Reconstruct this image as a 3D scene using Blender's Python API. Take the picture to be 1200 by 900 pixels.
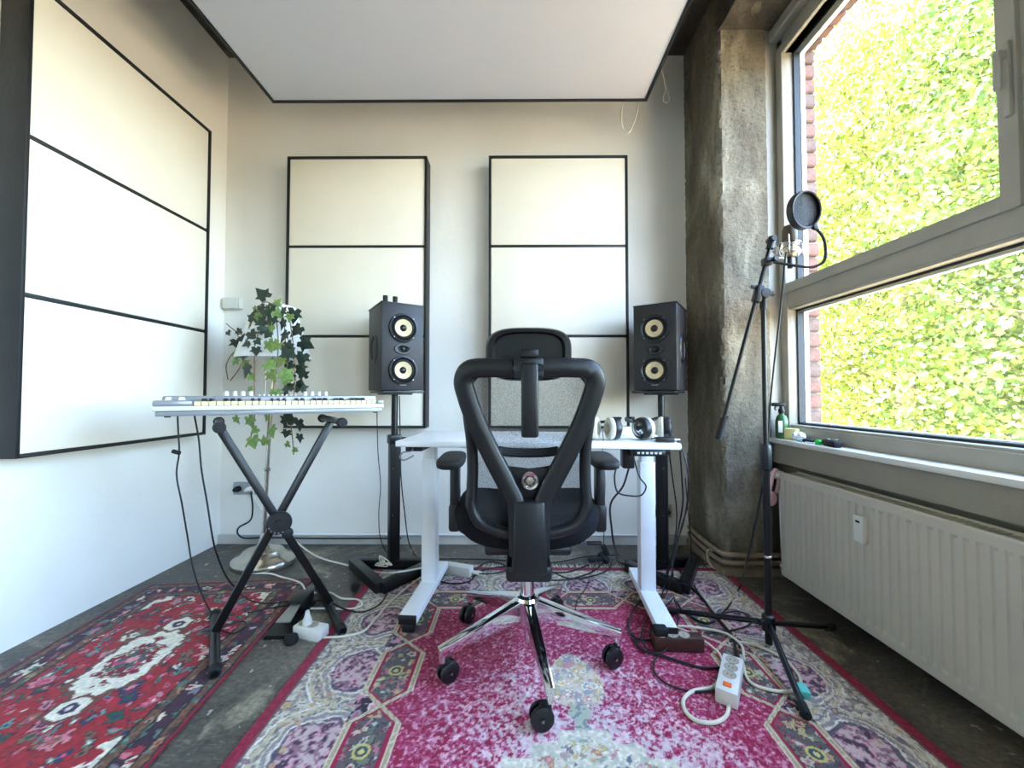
import bpy, bmesh, math, random
import numpy as np
from mathutils import Vector, Matrix, Euler

for o in list(bpy.data.objects):
    bpy.data.objects.remove(o)
S = bpy.context.scene
COL = S.collection
PI = math.pi
R = math.radians
random.seed(7)

# ------------------------------------------------------------------ camera
cd = bpy.data.cameras.new('camera')
cam = bpy.data.objects.new('camera', cd)
COL.objects.link(cam)
cd.sensor_width = 36.0
cd.lens = 467.0 / 1200 * 36
cam.location = (0, 0, 0.95)
cam.rotation_euler = (R(91.5), 0, R(0.37))
cd.clip_start = 0.02
S.camera = cam

# ------------------------------------------------------------------ sky, sun, exposure
W = bpy.data.worlds.new('sky')
S.world = W
W.use_nodes = True
nt = W.node_tree
sky = nt.nodes.new('ShaderNodeTexSky')
sky.sky_type = 'NISHITA'
sky.sun_disc = False
sky.sun_elevation = R(48)
sky.sun_rotation = R(250)
sky.air_density = 1.0
sky.dust_density = 3.0
bg = nt.nodes['Background']
nt.links.new(sky.outputs[0], bg.inputs[0])
bg.inputs[1].default_value = 1.9

sl = bpy.data.lights.new('sun', 'SUN')
sl.energy = 5.5
sl.angle = R(0.6)
sl.color = (1.0, 0.94, 0.84)
sun = bpy.data.objects.new('sun', sl)
COL.objects.link(sun)
sun.rotation_euler = Vector((0.62, 0.30, -0.80)).to_track_quat('-Z', 'Y').to_euler()

def portal(y0, y1, z0, z1):
    l = bpy.data.lights.new('window_portal', 'AREA')
    l.shape = 'RECTANGLE'
    l.size = z1 - z0
    l.size_y = y1 - y0
    l.cycles.is_portal = True
    o = bpy.data.objects.new('window_portal', l)
    COL.objects.link(o)
    o.location = (1.60, (y0 + y1) / 2, (z0 + z1) / 2)
    o.rotation_euler = (0, R(90), 0)
portal(-0.05, 2.19, 0.76, 2.82)
portal(-2.9, -0.6, 0.76, 2.82)

vs = S.view_settings
vs.view_transform = 'Standard'
vs.look = 'None'
vs.exposure = 2.1
vs.gamma = 1.0
S.cycles.max_bounces = 12
S.cycles.diffuse_bounces = 8
S.cycles.transparent_max_bounces = 24
S.cycles.sample_clamp_indirect = 8.0
S.cycles.use_denoising = True

# ------------------------------------------------------------------ mesh helpers
def rotm(axis, a): return Matrix.Rotation(a, 4, axis)
def T(x, y, z): return Matrix.Translation((x, y, z))

def box(bm, c, s, m=None, bev=0.0, seg=2):
    r = bmesh.ops.create_cube(bm, size=1.0)
    vs_ = r['verts']
    bmesh.ops.scale(bm, vec=s, verts=vs_)
    if bev > 0:
        es = list({e for v in vs_ for e in v.link_edges})
        rr = bmesh.ops.bevel(bm, geom=es, offset=min(bev, 0.49 * min(s)), segments=seg, affect='EDGES', profile=0.5)
        vs_ = list({v for f in rr['faces'] for v in f.verts} | {v for v in vs_ if v.is_valid})
        allv = set(vs_)
        for v in list(allv):
            for e in v.link_edges: allv.add(e.other_vert(v))
        vs_ = list(allv)
    mt = T(*c) @ (m if m is not None else Matrix())
    bmesh.ops.transform(bm, matrix=mt, verts=vs_)
    return vs_

def tapbox(bm, pts8):
    v = [bm.verts.new(p) for p in pts8]
    for f in ((0,3,2,1),(4,5,6,7),(0,1,5,4),(1,2,6,5),(2,3,7,6),(3,0,4,7)):
        bm.faces.new([v[i] for i in f])

def frame_of(d):
    d = Vector(d).normalized()
    a = Vector((0, 0, 1)) if abs(d.z) < 0.9 else Vector((1, 0, 0))
    x = a.cross(d).normalized()
    y = d.cross(x).normalized()
    return x, y

def cyl(bm, p0, p1, r0, r1=None, n=16, caps=True):
    r1 = r0 if r1 is None else r1
    p0, p1 = Vector(p0), Vector(p1)
    x, y = frame_of(p1 - p0)
    A, B = [], []
    for i in range(n):
        t = 2 * PI * i / n
        o = x * math.cos(t) + y * math.sin(t)
        A.append(bm.verts.new(p0 + o * r0)); B.append(bm.verts.new(p1 + o * r1))
    for i in range(n):
        j = (i + 1) % n
        bm.faces.new((A[i], A[j], B[j], B[i]))
    if caps:
        bm.faces.new(list(reversed(A))); bm.faces.new(B)

def lathe(bm, prof, m=None, n=24, sx=1.0, sy=1.0):
    m = m or Matrix()
    rings = []
    for (r, z) in prof:
        if r <= 1e-6:
            rings.append([bm.verts.new(m @ Vector((0, 0, z)))])
        else:
            rings.append([bm.verts.new(m @ Vector((r * sx * math.cos(2*PI*i/n), r * sy * math.sin(2*PI*i/n), z))) for i in range(n)])
    for a, b in zip(rings, rings[1:]):
        for i in range(n):
            j = (i + 1) % n
            if len(a) == 1 and len(b) == 1: continue
            if len(a) == 1: bm.faces.new((a[0], b[i], b[j]))
            elif len(b) == 1: bm.faces.new((a[i], a[j], b[0]))
            else: bm.faces.new((a[i], a[j], b[j], b[i]))

def spline(pts, k=6, closed=False):
    P = [Vector(p) for p in pts]
    n = len(P)
    if n < 3: return P
    out = []
    m = n if closed else n - 1
    for i in range(m):
        if closed:
            p0, p1, p2, p3 = P[(i-1) % n], P[i], P[(i+1) % n], P[(i+2) % n]
        else:
            p0 = P[i-1] if i > 0 else P[0]*2 - P[1]
            p1, p2 = P[i], P[i+1]
            p3 = P[i+2] if i + 2 < n else P[-1]*2 - P[-2]
        d1 = max((p1-p0).length, 1e-5) ** .5; d2 = max((p2-p1).length, 1e-5) ** .5; d3 = max((p3-p2).length, 1e-5) ** .5
        m1 = ((p1-p0)/d1 - (p2-p0)/(d1+d2) + (p2-p1)/d2) * d2
        m2 = ((p2-p1)/d2 - (p3-p1)/(d2+d3) + (p3-p2)/d3) * d2
        for s in range(k):
            t = s / k
            out.append(p1*(2*t**3-3*t*t+1) + m1*(t**3-2*t*t+t) + p2*(-2*t**3+3*t*t) + m2*(t**3-t*t))
    if not closed: out.append(P[-1])
    return out

def sweep(bm, P, prof, up=None, closed=False, caps=True, scale=None):
    # carries a closed 2D outline along the points P
    n = len(P)
    rings = []
    px = None
    for i in range(n):
        if closed: d = P[(i+1) % n] - P[i-1]
        else: d = P[min(i+1, n-1)] - P[max(i-1, 0)]
        d = d.normalized() if d.length > 1e-9 else Vector((0, 0, 1))
        if up is not None:
            x = Vector(up).cross(d)
            x = x.normalized() if x.length > 1e-6 else frame_of(d)[0]
        elif px is None: x = frame_of(d)[0]
        else:
            x = px - d * px.dot(d)
            x = x.normalized() if x.length > 1e-6 else frame_of(d)[0]
        px = x
        y = d.cross(x).normalized()
        s = 1.0 if scale is None else scale(i / max(1, n-1))
        rings.append([bm.verts.new(P[i] + x*(a*s) + y*(b*s)) for a, b in prof])
    k = len(prof)
    m = n if closed else n - 1
    for i in range(m):
        A, B = rings[i], rings[(i+1) % n]
        for j in range(k):
            l = (j + 1) % k
            bm.faces.new((A[j], A[l], B[l], B[j]))
    if not closed and caps:
        bm.faces.new(list(reversed(rings[0]))); bm.faces.new(rings[-1])

def circ(r, n=8): return [(r*math.cos(2*PI*i/n), r*math.sin(2*PI*i/n)) for i in range(n)]
def rrect(w, h, c=0.3):
    a, b = w/2, h/2; q = c * min(a, b)
    return [(a, -b+q), (a, b-q), (a-q, b), (-a+q, b), (-a, b-q), (-a, -b+q), (-a+q, -b), (a-q, -b)]
def tube(bm, pts, r, n=8, k=6, closed=False): sweep(bm, spline(pts, k, closed), circ(r, n), closed=closed)

def prism(bm, poly, d, m=None):
    m = m or Matrix()
    A = [bm.verts.new(m @ Vector((x, y, 0))) for x, y in poly]
    B = [bm.verts.new(m @ Vector((x, y, d))) for x, y in poly]
    n = len(poly)
    for i in range(n):
        j = (i+1) % n
        bm.faces.new((A[i], A[j], B[j], B[i]))
    bm.faces.new(list(reversed(A))); bm.faces.new(B)

def pillow(bm, c, a, b, levels, n=48, p=4.0, fz=None):
    rings = []
    for s, z in levels:
        ring = []
        for i in range(n):
            t = 2*PI*i/n
            ct, st = math.cos(t), math.sin(t)
            x = a*s*math.copysign(abs(ct)**(2/p), ct); y = b*s*math.copysign(abs(st)**(2/p), st)
            zz = z + (fz(x, y) if fz else 0)
            ring.append(bm.verts.new((c[0]+x, c[1]+y, c[2]+zz)))
        rings.append(ring)
    for A, B in zip(rings, rings[1:]):
        for i in range(n):
            j = (i+1) % n
            bm.faces.new((A[i], A[j], B[j], B[i]))
    bm.faces.new(list(reversed(rings[0]))); bm.faces.new(rings[-1])

def meshify(name, bm, mat, smooth=True, angle=35):
    bmesh.ops.recalc_face_normals(bm, faces=bm.faces)
    me = bpy.data.meshes.new(name)
    bm.to_mesh(me); bm.free()
    if mat: me.materials.append(mat)
    if smooth:
        me.polygons.foreach_set('use_smooth', [True]*len(me.polygons))
        me.set_sharp_from_angle(angle=R(angle))
    return me

def obj(name, bm, mat, parent=None, loc=None, smooth=True, label=None, angle=35):
    me = bm if isinstance(bm, bpy.types.Mesh) else meshify(name, bm, mat, smooth, angle)
    o = bpy.data.objects.new(name, me)
    COL.objects.link(o)
    if parent: o.parent = parent
    if loc: o.location = loc
    if label: o['label'] = label
    return o

def tag(o, label, cat, group=None):
    o['label'] = label; o['category'] = cat
    if group: o['group'] = group
    return o
def thing(name, label, cat, loc=(0,0,0), rotz=0, group=None):
    o = bpy.data.objects.new(name, None)
    o.empty_display_size = 0.1
    COL.objects.link(o)
    o.location = loc; o.rotation_euler = (0, 0, rotz)
    return tag(o, label, cat, group)
def struct(name, bm, mat, smooth=False):
    o = obj(name, bm, mat, smooth=smooth); o['kind'] = 'structure'; return o
def B(): return bmesh.new()
def boxo(name, c, s, mat, parent=None, bev=0.0, m=None, label=None):
    bm = B(); box(bm, c, s, m, bev); return obj(name, bm, mat, parent, label=label)
def dup(root, loc=None, rotz=None, label=None):
    r = root.copy(); COL.objects.link(r)
    if loc: r.location = loc
    if rotz is not None: r.rotation_euler = (0, 0, rotz)
    if label: r['label'] = label
    for ch in list(root.children):
        c = ch.copy(); COL.objects.link(c); c.parent = r
        for g in list(ch.children):
            d = g.copy(); COL.objects.link(d); d.parent = c
    return r

# ------------------------------------------------------------------ material helpers
def lin(c):
    return tuple(((x/12.92) if x <= 0.04045 else ((x+0.055)/1.055)**2.4) for x in c)
def rgb(r, g, b): return lin((r/255, g/255, b/255))

def mat(name, col, rough=0.5, metal=0.0, var=0.0, vscale=8.0, bump=0.0, bscale=60.0, spec=0.5, col2=None, coat=0.0):
    m = bpy.data.materials.new(name); m.use_nodes = True
    n = m.node_tree.nodes; l = m.node_tree.links
    p = n['Principled BSDF']
    p.inputs['Base Color'].default_value = (*col, 1)
    p.inputs['Roughness'].default_value = rough
    p.inputs['Metallic'].default_value = metal
    p.inputs['Specular IOR Level'].default_value = spec
    p.inputs['Coat Weight'].default_value = coat
    tc = n.new('ShaderNodeTexCoord')
    if var > 0 or col2:
        no = n.new('ShaderNodeTexNoise'); no.inputs['Scale'].default_value = vscale; no.inputs['Detail'].default_value = 6
        l.new(tc.outputs['Object'], no.inputs['Vector'])
        rp = n.new('ShaderNodeValToRGB')
        c2 = col2 or tuple(min(1, c*(1+var)) for c in col)
        c1 = col if col2 else tuple(c*(1-var) for c in col)
        rp.color_ramp.elements[0].position = 0.35; rp.color_ramp.elements[1].position = 0.65
        rp.color_ramp.elements[0].color = (*c1, 1); rp.color_ramp.elements[1].color = (*c2, 1)
        l.new(no.outputs['Fac'], rp.inputs[0]); l.new(rp.outputs[0], p.inputs['Base Color'])
    if bump > 0:
        nb = n.new('ShaderNodeTexNoise'); nb.inputs['Scale'].default_value = bscale; nb.inputs['Detail'].default_value = 4
        l.new(tc.outputs['Object'], nb.inputs['Vector'])
        bp = n.new('ShaderNodeBump'); bp.inputs['Strength'].default_value = bump; bp.inputs['Distance'].default_value = 0.01
        l.new(nb.outputs['Fac'], bp.inputs['Height']); l.new(bp.outputs[0], p.inputs['Normal'])
    return m

MT = {}
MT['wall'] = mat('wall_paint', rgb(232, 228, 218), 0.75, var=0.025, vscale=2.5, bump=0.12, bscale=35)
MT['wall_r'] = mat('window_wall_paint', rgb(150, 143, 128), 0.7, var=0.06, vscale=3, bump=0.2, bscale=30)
MT['fabric'] = mat('panel_fabric', rgb(228, 220, 202), 0.95, var=0.02, vscale=4, bump=0.15, bscale=400, spec=0.1)
MT['cloudfab'] = mat('ceiling_panel_fabric', rgb(196, 196, 202), 0.95, var=0.015, vscale=2, bump=0.1, bscale=400, spec=0.1)
MT['blackwood'] = mat('black_painted_wood', rgb(17, 16, 16), 0.55, var=0.3, vscale=12, bump=0.1, bscale=80)
MT['black'] = mat('black_plastic', rgb(13, 13, 14), 0.40, var=0.1, vscale=40, bump=0.03, bscale=600)
MT['rubber'] = mat('black_rubber', rgb(12, 12, 12), 0.72, var=0.1, vscale=30)
MT['blacksteel'] = mat('black_powder_steel', rgb(13, 13, 14), 0.36, 0.2, var=0.15, vscale=30, bump=0.04, bscale=500)
MT['cushion'] = mat('black_seat_fabric', rgb(15, 15, 18), 0.9, var=0.15, vscale=60, bump=0.25, bscale=500, spec=0.2)
MT['chrome'] = mat('polished_chrome', (0.78, 0.78, 0.79), 0.09, 1.0, var=0.04, vscale=15)
MT['oldchrome'] = mat('worn_nickel', rgb(190, 184, 172), 0.22, 1.0, var=0.12, vscale=14, bump=0.08, bscale=25)
MT['steel'] = mat('bare_steel', rgb(150, 150, 150), 0.35, 1.0, var=0.1, vscale=30)
MT['deskwhite'] = mat('white_laminate', rgb(236, 238, 238), 0.4, var=0.01, vscale=10, bump=0.02, bscale=200)
MT['whitemetal'] = mat('white_powder_metal', rgb(232, 235, 236), 0.38, var=0.02, vscale=20, bump=0.03, bscale=500)
MT['whiteplastic'] = mat('white_plastic', rgb(214, 212, 202), 0.4, var=0.02, vscale=20)
MT['cream'] = mat('cream_cable_sheath', rgb(214, 206, 184), 0.5, var=0.06, vscale=30)
MT['whitecable'] = mat('white_cable_sheath', rgb(224, 220, 208), 0.5, var=0.05, vscale=30)
MT['blackcable'] = mat('black_cable_sheath', rgb(11, 11, 12), 0.5, var=0.1, vscale=40)
MT['silver'] = mat('silver_plastic', rgb(150, 151, 154), 0.35, 0.35, var=0.03, vscale=20)
MT['key'] = mat('ivory_key', rgb(222, 208, 160), 0.35, var=0.01, vscale=40)
MT['speaker'] = mat('dark_ash_veneer', rgb(30, 26, 26), 0.5, var=0.18, vscale=30, bump=0.06, bscale=120)
MT['cone'] = mat('tan_woven_cone', rgb(205, 184, 140), 0.5, var=0.08, vscale=90, bump=0.1, bscale=300)
MT['radiator'] = mat('radiator_enamel', rgb(190, 184, 168), 0.4, var=0.03, vscale=6, bump=0.03, bscale=60)
MT['frame'] = mat('window_frame_paint', rgb(166, 160, 146), 0.45, var=0.05, vscale=7, bump=0.08, bscale=45)
MT['sill'] = mat('window_sill_paint', rgb(222, 220, 212), 0.4, var=0.04, vscale=8, bump=0.05, bscale=40)
MT['gasket'] = mat('dark_window_gasket', rgb(38, 42, 46), 0.6, var=0.1, vscale=20)
MT['alu'] = mat('light_outer_frame', rgb(236, 238, 240), 0.4, var=0.02, vscale=10)
MT['mortar'] = mat('mortar', rgb(122, 114, 106), 0.9, var=0.12, vscale=20, bump=0.4, bscale=90)
MT['pad'] = mat('cream_velour', rgb(206, 200, 182), 0.95, var=0.06, vscale=80, bump=0.3, bscale=500, spec=0.1)
MT['greenbottle'] = mat('green_bottle_plastic', rgb(38, 84, 44), 0.3, var=0.08, vscale=20)
MT['green'] = mat('bright_green_plastic', rgb(30, 190, 70), 0.4, var=0.04, vscale=20)
MT['yellow'] = mat('pale_yellow_paper', rgb(226, 222, 150), 0.85, var=0.05, vscale=30)
MT['paper'] = mat('white_tissue', rgb(232, 232, 232), 0.9, var=0.04, vscale=40, bump=0.3, bscale=60)
MT['pink'] = mat('pale_pink_fabric', rgb(222, 178, 182), 0.85, var=0.06, vscale=40, bump=0.2, bscale=300)
MT['orange'] = mat('orange_switch', rgb(236, 110, 40), 0.35, var=0.04, vscale=30)
MT['brownbox'] = mat('brown_plastic', rgb(66, 40, 32), 0.45, var=0.15, vscale=20)
MT['teal'] = mat('teal_tape', rgb(90, 190, 180), 0.6, var=0.06, vscale=40)
MT['greysocket'] = mat('grey_socket_plastic', rgb(150, 152, 154), 0.4, var=0.05, vscale=40)
MT['champagne'] = mat('champagne_microphone_metal', rgb(178, 166, 140), 0.35, 0.9, var=0.06, vscale=30)
MT['darkmesh'] = mat('dark_grille', rgb(92, 82, 66), 0.5, 0.6, var=0.25, vscale=250, bump=0.3, bscale=500)
MT['pedalmetal'] = mat('brushed_pedal_metal', rgb(188, 188, 186), 0.3, 0.9, var=0.05, vscale=30)
MT['fringe'] = mat('rug_fringe_cotton', rgb(214, 206, 190), 0.95, var=0.08, vscale=60)
MT['stem'] = mat('ivy_stem', rgb(122, 96, 66), 0.7, var=0.2, vscale=40)
MT['darkmetal'] = mat('dark_tweeter_metal', rgb(60, 58, 54), 0.3, 0.9, var=0.1, vscale=60)
MT['beige'] = mat('beige_socket_face', rgb(168, 160, 142), 0.5, var=0.05, vscale=40)
MT['pipe'] = mat('painted_pipe', rgb(140, 122, 100), 0.5, var=0.25, vscale=12, bump=0.1, bscale=60)
MT['led'] = mat('pale_button', rgb(214, 222, 230), 0.4, var=0.03, vscale=60)
MT['base'] = mat('grey_baseboard_paint', rgb(186, 182, 174), 0.6, var=0.15, vscale=6, bump=0.15, bscale=50)

def leaf_mat(name, c1, c2, trans=0.35, rough=0.45):
    m = bpy.data.materials.new(name); m.use_nodes = True
    n = m.node_tree.nodes; l = m.node_tree.links
    p = n['Principled BSDF']
    oi = n.new('ShaderNodeTexCoord')
    no = n.new('ShaderNodeTexNoise'); no.inputs['Scale'].default_value = 3.0; no.inputs['Detail'].default_value = 8
    l.new(oi.outputs['Object'], no.inputs['Vector'])
    rp = n.new('ShaderNodeValToRGB')
    rp.color_ramp.elements[0].position = 0.38; rp.color_ramp.elements[1].position = 0.62
    rp.color_ramp.elements[0].color = (*c1, 1); rp.color_ramp.elements[1].color = (*c2, 1)
    l.new(no.outputs['Fac'], rp.inputs[0]); l.new(rp.outputs[0], p.inputs['Base Color'])
    p.inputs['Roughness'].default_value = rough
    if trans > 0:
        tr = n.new('ShaderNodeBsdfTranslucent'); l.new(rp.outputs[0], tr.inputs['Color'])
        mx = n.new('ShaderNodeMixShader'); mx.inputs[0].default_value = trans
        l.new(p.outputs[0], mx.inputs[1]); l.new(tr.outputs[0], mx.inputs[2])
        l.new(mx.outputs[0], n['Material Output'].inputs['Surface'])
    return m
MT['ivy_d'] = leaf_mat('ivy_leaf_dark', rgb(24, 36, 27), rgb(40, 56, 38), 0.05)
MT['ivy_m'] = leaf_mat('ivy_leaf_olive', rgb(84, 100, 44), rgb(120, 136, 66), 0.15)
MT['ivy_l'] = leaf_mat('ivy_leaf_light', rgb(98, 130, 64), rgb(132, 158, 86), 0.2)
MT['tree_a'] = leaf_mat('yellow_green_foliage', rgb(80, 98, 32), rgb(132, 138, 56), 0.45, 0.5)  # yellow-green leaf colour
MT['tree_b'] = leaf_mat('green_foliage', rgb(60, 84, 34), rgb(106, 124, 56), 0.4, 0.5)
MT['bark'] = mat('tree_bark', rgb(96, 84, 66), 0.9, var=0.25, vscale=8, bump=0.5, bscale=20)
MT['ground'] = mat('warm_bounce_paving', rgb(146, 128, 98), 0.95, var=0.25, vscale=2)  # unseen paving, tan chosen to bounce warm light onto ceiling and upper walls

def glass_mat():
    m = bpy.data.materials.new('window_glass'); m.use_nodes = True
    n = m.node_tree.nodes; l = m.node_tree.links
    n.remove(n['Principled BSDF'])
    t = n.new('ShaderNodeBsdfTransparent'); t.inputs[0].default_value = (0.97, 0.985, 0.975, 1)
    g = n.new('ShaderNodeBsdfGlossy'); g.inputs['Roughness'].default_value = 0.02
    lw = n.new('ShaderNodeLayerWeight'); lw.inputs['Blend'].default_value = 0.5
    pw = n.new('ShaderNodeMath'); pw.operation = 'POWER'; pw.inputs[1].default_value = 5.0
    l.new(lw.outputs['Facing'], pw.inputs[0])
    f = n.new('ShaderNodeMath'); f.operation = 'MULTIPLY_ADD'; f.inputs[1].default_value = 0.96; f.inputs[2].default_value = 0.04
    l.new(pw.outputs[0], f.inputs[0])
    mx = n.new('ShaderNodeMixShader')
    l.new(f.outputs[0], mx.inputs[0]); l.new(t.outputs[0], mx.inputs[1]); l.new(g.outputs[0], mx.inputs[2])
    l.new(mx.outputs[0], n['Material Output'].inputs['Surface'])
    return m
MT['glass'] = glass_mat()

def mesh_mat(name, col, opening, scale):
    # woven see-through fabric: thread where the weave is, hole elsewhere
    m = bpy.data.materials.new(name); m.use_nodes = True
    n = m.node_tree.nodes; l = m.node_tree.links
    p = n['Principled BSDF']; p.inputs['Base Color'].default_value = (*col, 1); p.inputs['Roughness'].default_value = 0.7
    tc = n.new('ShaderNodeTexCoord')
    vo = n.new('ShaderNodeTexNoise'); vo.inputs['Scale'].default_value = scale; vo.inputs['Detail'].default_value = 1
    l.new(tc.outputs['Object'], vo.inputs['Vector'])
    mr = n.new('ShaderNodeMapRange')
    mr.inputs['From Min'].default_value = 0.35; mr.inputs['From Max'].default_value = 0.65
    mr.inputs['To Min'].default_value = opening - 0.16; mr.inputs['To Max'].default_value = opening + 0.16
    l.new(vo.outputs['Fac'], mr.inputs['Value'])
    t = n.new('ShaderNodeBsdfTransparent')
    mx = n.new('ShaderNodeMixShader')
    l.new(mr.outputs[0], mx.inputs[0]); l.new(p.outputs[0], mx.inputs[1]); l.new(t.outputs[0], mx.inputs[2])
    l.new(mx.outputs[0], n['Material Output'].inputs['Surface'])
    return m
MT['backmesh'] = mesh_mat('chair_back_mesh', rgb(34, 34, 36), 0.46, 420)
MT['popmesh'] = mesh_mat('pop_filter_mesh', rgb(34, 34, 36), 0.12, 400)

def lampshade_mat():
    m = mat('white_lampshade_fabric', rgb(244, 244, 242), 0.9, var=0.02, vscale=10, spec=0.1)
    n = m.node_tree.nodes; l = m.node_tree.links
    tr = n.new('ShaderNodeBsdfTranslucent'); tr.inputs[0].default_value = (0.9, 0.9, 0.88, 1)
    mx = n.new('ShaderNodeMixShader'); mx.inputs[0].default_value = 0.4
    l.new(n['Principled BSDF'].outputs[0], mx.inputs[1]); l.new(tr.outputs[0], mx.inputs[2])
    l.new(mx.outputs[0], n['Material Output'].inputs['Surface'])
    return m
MT['shade'] = lampshade_mat()

def ramp(n, l, src, stops):
    rp = n.new('ShaderNodeValToRGB')
    e = rp.color_ramp.elements
    while len(e) > 1: e.remove(e[-1])
    e[0].position = stops[0][0]; e[0].color = (*stops[0][1], 1)
    for p_, c in stops[1:]:
        q = e.new(p_); q.color = (*c, 1)
    l.new(src, rp.inputs[0])
    return rp
def noise(n, l, vec, scale, detail=6, dist=0.0, rough=0.55):
    no = n.new('ShaderNodeTexNoise'); no.inputs['Scale'].default_value = scale; no.inputs['Detail'].default_value = detail
    no.inputs['Distortion'].default_value = dist; no.inputs['Roughness'].default_value = rough
    l.new(vec, no.inputs['Vector']); return no
def mixc(n, l, fac, a, b, mode='MIX'):
    mx = n.new('ShaderNodeMix'); mx.data_type = 'RGBA'; mx.blend_type = mode
    if isinstance(fac, float): mx.inputs[0].default_value = fac
    else: l.new(fac, mx.inputs[0])
    for i, v in ((6, a), (7, b)):
        if isinstance(v, tuple): mx.inputs[i].default_value = (*v, 1)
        else: l.new(v, mx.inputs[i])
    return mx.outputs[2]

def floor_mat():
    m = bpy.data.materials.new('worn_painted_floor'); m.use_nodes = True
    n = m.node_tree.nodes; l = m.node_tree.links; p = n['Principled BSDF']
    tc = n.new('ShaderNodeTexCoord').outputs['Object']
    a = noise(n, l, tc, 2.2, 9, 0.6)
    base = ramp(n, l, a.outputs['Fac'], [(0.28, rgb(50, 47, 43)), (0.48, rgb(84, 79, 71)), (0.72, rgb(122, 114, 100))])
    b = noise(n, l, tc, 1.7, 10, 1.8, 0.65)
    tan = ramp(n, l, b.outputs['Fac'], [(0.54, (0, 0, 0)), (0.64, (0.9, 0.9, 0.9))])
    c = mixc(n, l, tan.outputs[0], base.outputs[0], rgb(150, 141, 118))
    mps = n.new('ShaderNodeMapping'); mps.inputs['Scale'].default_value = (3.0, 14.0, 1.0); mps.inputs['Rotation'].default_value = (0, 0, 0.5)
    l.new(tc, mps.inputs['Vector'])
    sc = noise(n, l, mps.outputs[0], 2.6, 9, 1.6, 0.7)
    scr = ramp(n, l, sc.outputs['Fac'], [(0.56, (0, 0, 0)), (0.66, (0.7, 0.7, 0.7))])
    c = mixc(n, l, scr.outputs[0], c, rgb(128, 120, 106))
    d = noise(n, l, tc, 26, 5, 0.4)
    sp = ramp(n, l, d.outputs['Fac'], [(0.66, (0, 0, 0)), (0.70, (1, 1, 1))])
    c = mixc(n, l, sp.outputs[0], c, rgb(186, 184, 176))
    e = noise(n, l, tc, 60, 4)
    dk = ramp(n, l, e.outputs['Fac'], [(0.3, (0.55, 0.55, 0.55)), (0.7, (1.3, 1.3, 1.3))])
    c = mixc(n, l, 1.0, c, dk.outputs[0], 'MULTIPLY')
    l.new(c, p.inputs['Base Color'])
    rr = ramp(n, l, a.outputs['Fac'], [(0.3, (0.38,)*3), (0.7, (0.62,)*3)])
    l.new(rr.outputs[0], p.inputs['Roughness'])
    bp = n.new('ShaderNodeBump'); bp.inputs['Strength'].default_value = 0.25; bp.inputs['Distance'].default_value = 0.01
    l.new(d.outputs['Fac'], bp.inputs['Height']); l.new(bp.outputs[0], p.inputs['Normal'])
    return m
MT['floor'] = floor_mat()

def concrete_mat(name, dark, mid, light, stain):
    m = bpy.data.materials.new(name); m.use_nodes = True
    n = m.node_tree.nodes; l = m.node_tree.links; p = n['Principled BSDF']
    tc = n.new('ShaderNodeTexCoord').outputs['Object']
    mp = n.new('ShaderNodeMapping'); mp.inputs['Scale'].default_value = (1, 1, 0.35)
    l.new(tc, mp.inputs['Vector'])
    a = noise(n, l, mp.outputs[0], 5.0, 10, 0.7, 0.62)
    base = ramp(n, l, a.outputs['Fac'], [(0.3, dark), (0.5, mid), (0.72, light)])
    b = noise(n, l, mp.outputs[0], 2.0, 8, 1.2)
    st = ramp(n, l, b.outputs['Fac'], [(0.48, (0, 0, 0)), (0.66, (1, 1, 1))])
    c = mixc(n, l, st.outputs[0], base.outputs[0], stain)
    d = noise(n, l, tc, 45, 6, 0.3, 0.7)
    sp = ramp(n, l, d.outputs['Fac'], [(0.30, (0.35, 0.32, 0.28)), (0.44, (0.95, 0.95, 0.95)), (0.60, (1.05, 1.05, 1.05)), (0.68, (1.35, 1.33, 1.28))])
    c = mixc(n, l, 1.0, c, sp.outputs[0], 'MULTIPLY')
    l.new(c, p.inputs['Base Color'])
    p.inputs['Roughness'].default_value = 0.8
    bp = n.new('ShaderNodeBump'); bp.inputs['Strength'].default_value = 0.9; bp.inputs['Distance'].default_value = 0.02
    l.new(d.outputs['Fac'], bp.inputs['Height']); l.new(bp.outputs[0], p.inputs['Normal'])
    return m
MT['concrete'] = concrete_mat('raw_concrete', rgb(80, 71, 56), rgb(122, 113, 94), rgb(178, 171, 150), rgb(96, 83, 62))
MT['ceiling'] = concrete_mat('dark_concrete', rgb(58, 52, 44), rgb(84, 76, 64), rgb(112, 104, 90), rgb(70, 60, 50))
def brick_mat(name, c1, c2):
    return mat(name, c1, 0.85, var=0.2, vscale=30, bump=0.5, bscale=80, col2=c2)
MT['brick_a'] = brick_mat('red_brick', rgb(94, 64, 55), rgb(112, 80, 70))
MT['brick_b'] = brick_mat('brown_brick', rgb(82, 62, 56), rgb(100, 80, 72))

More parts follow.
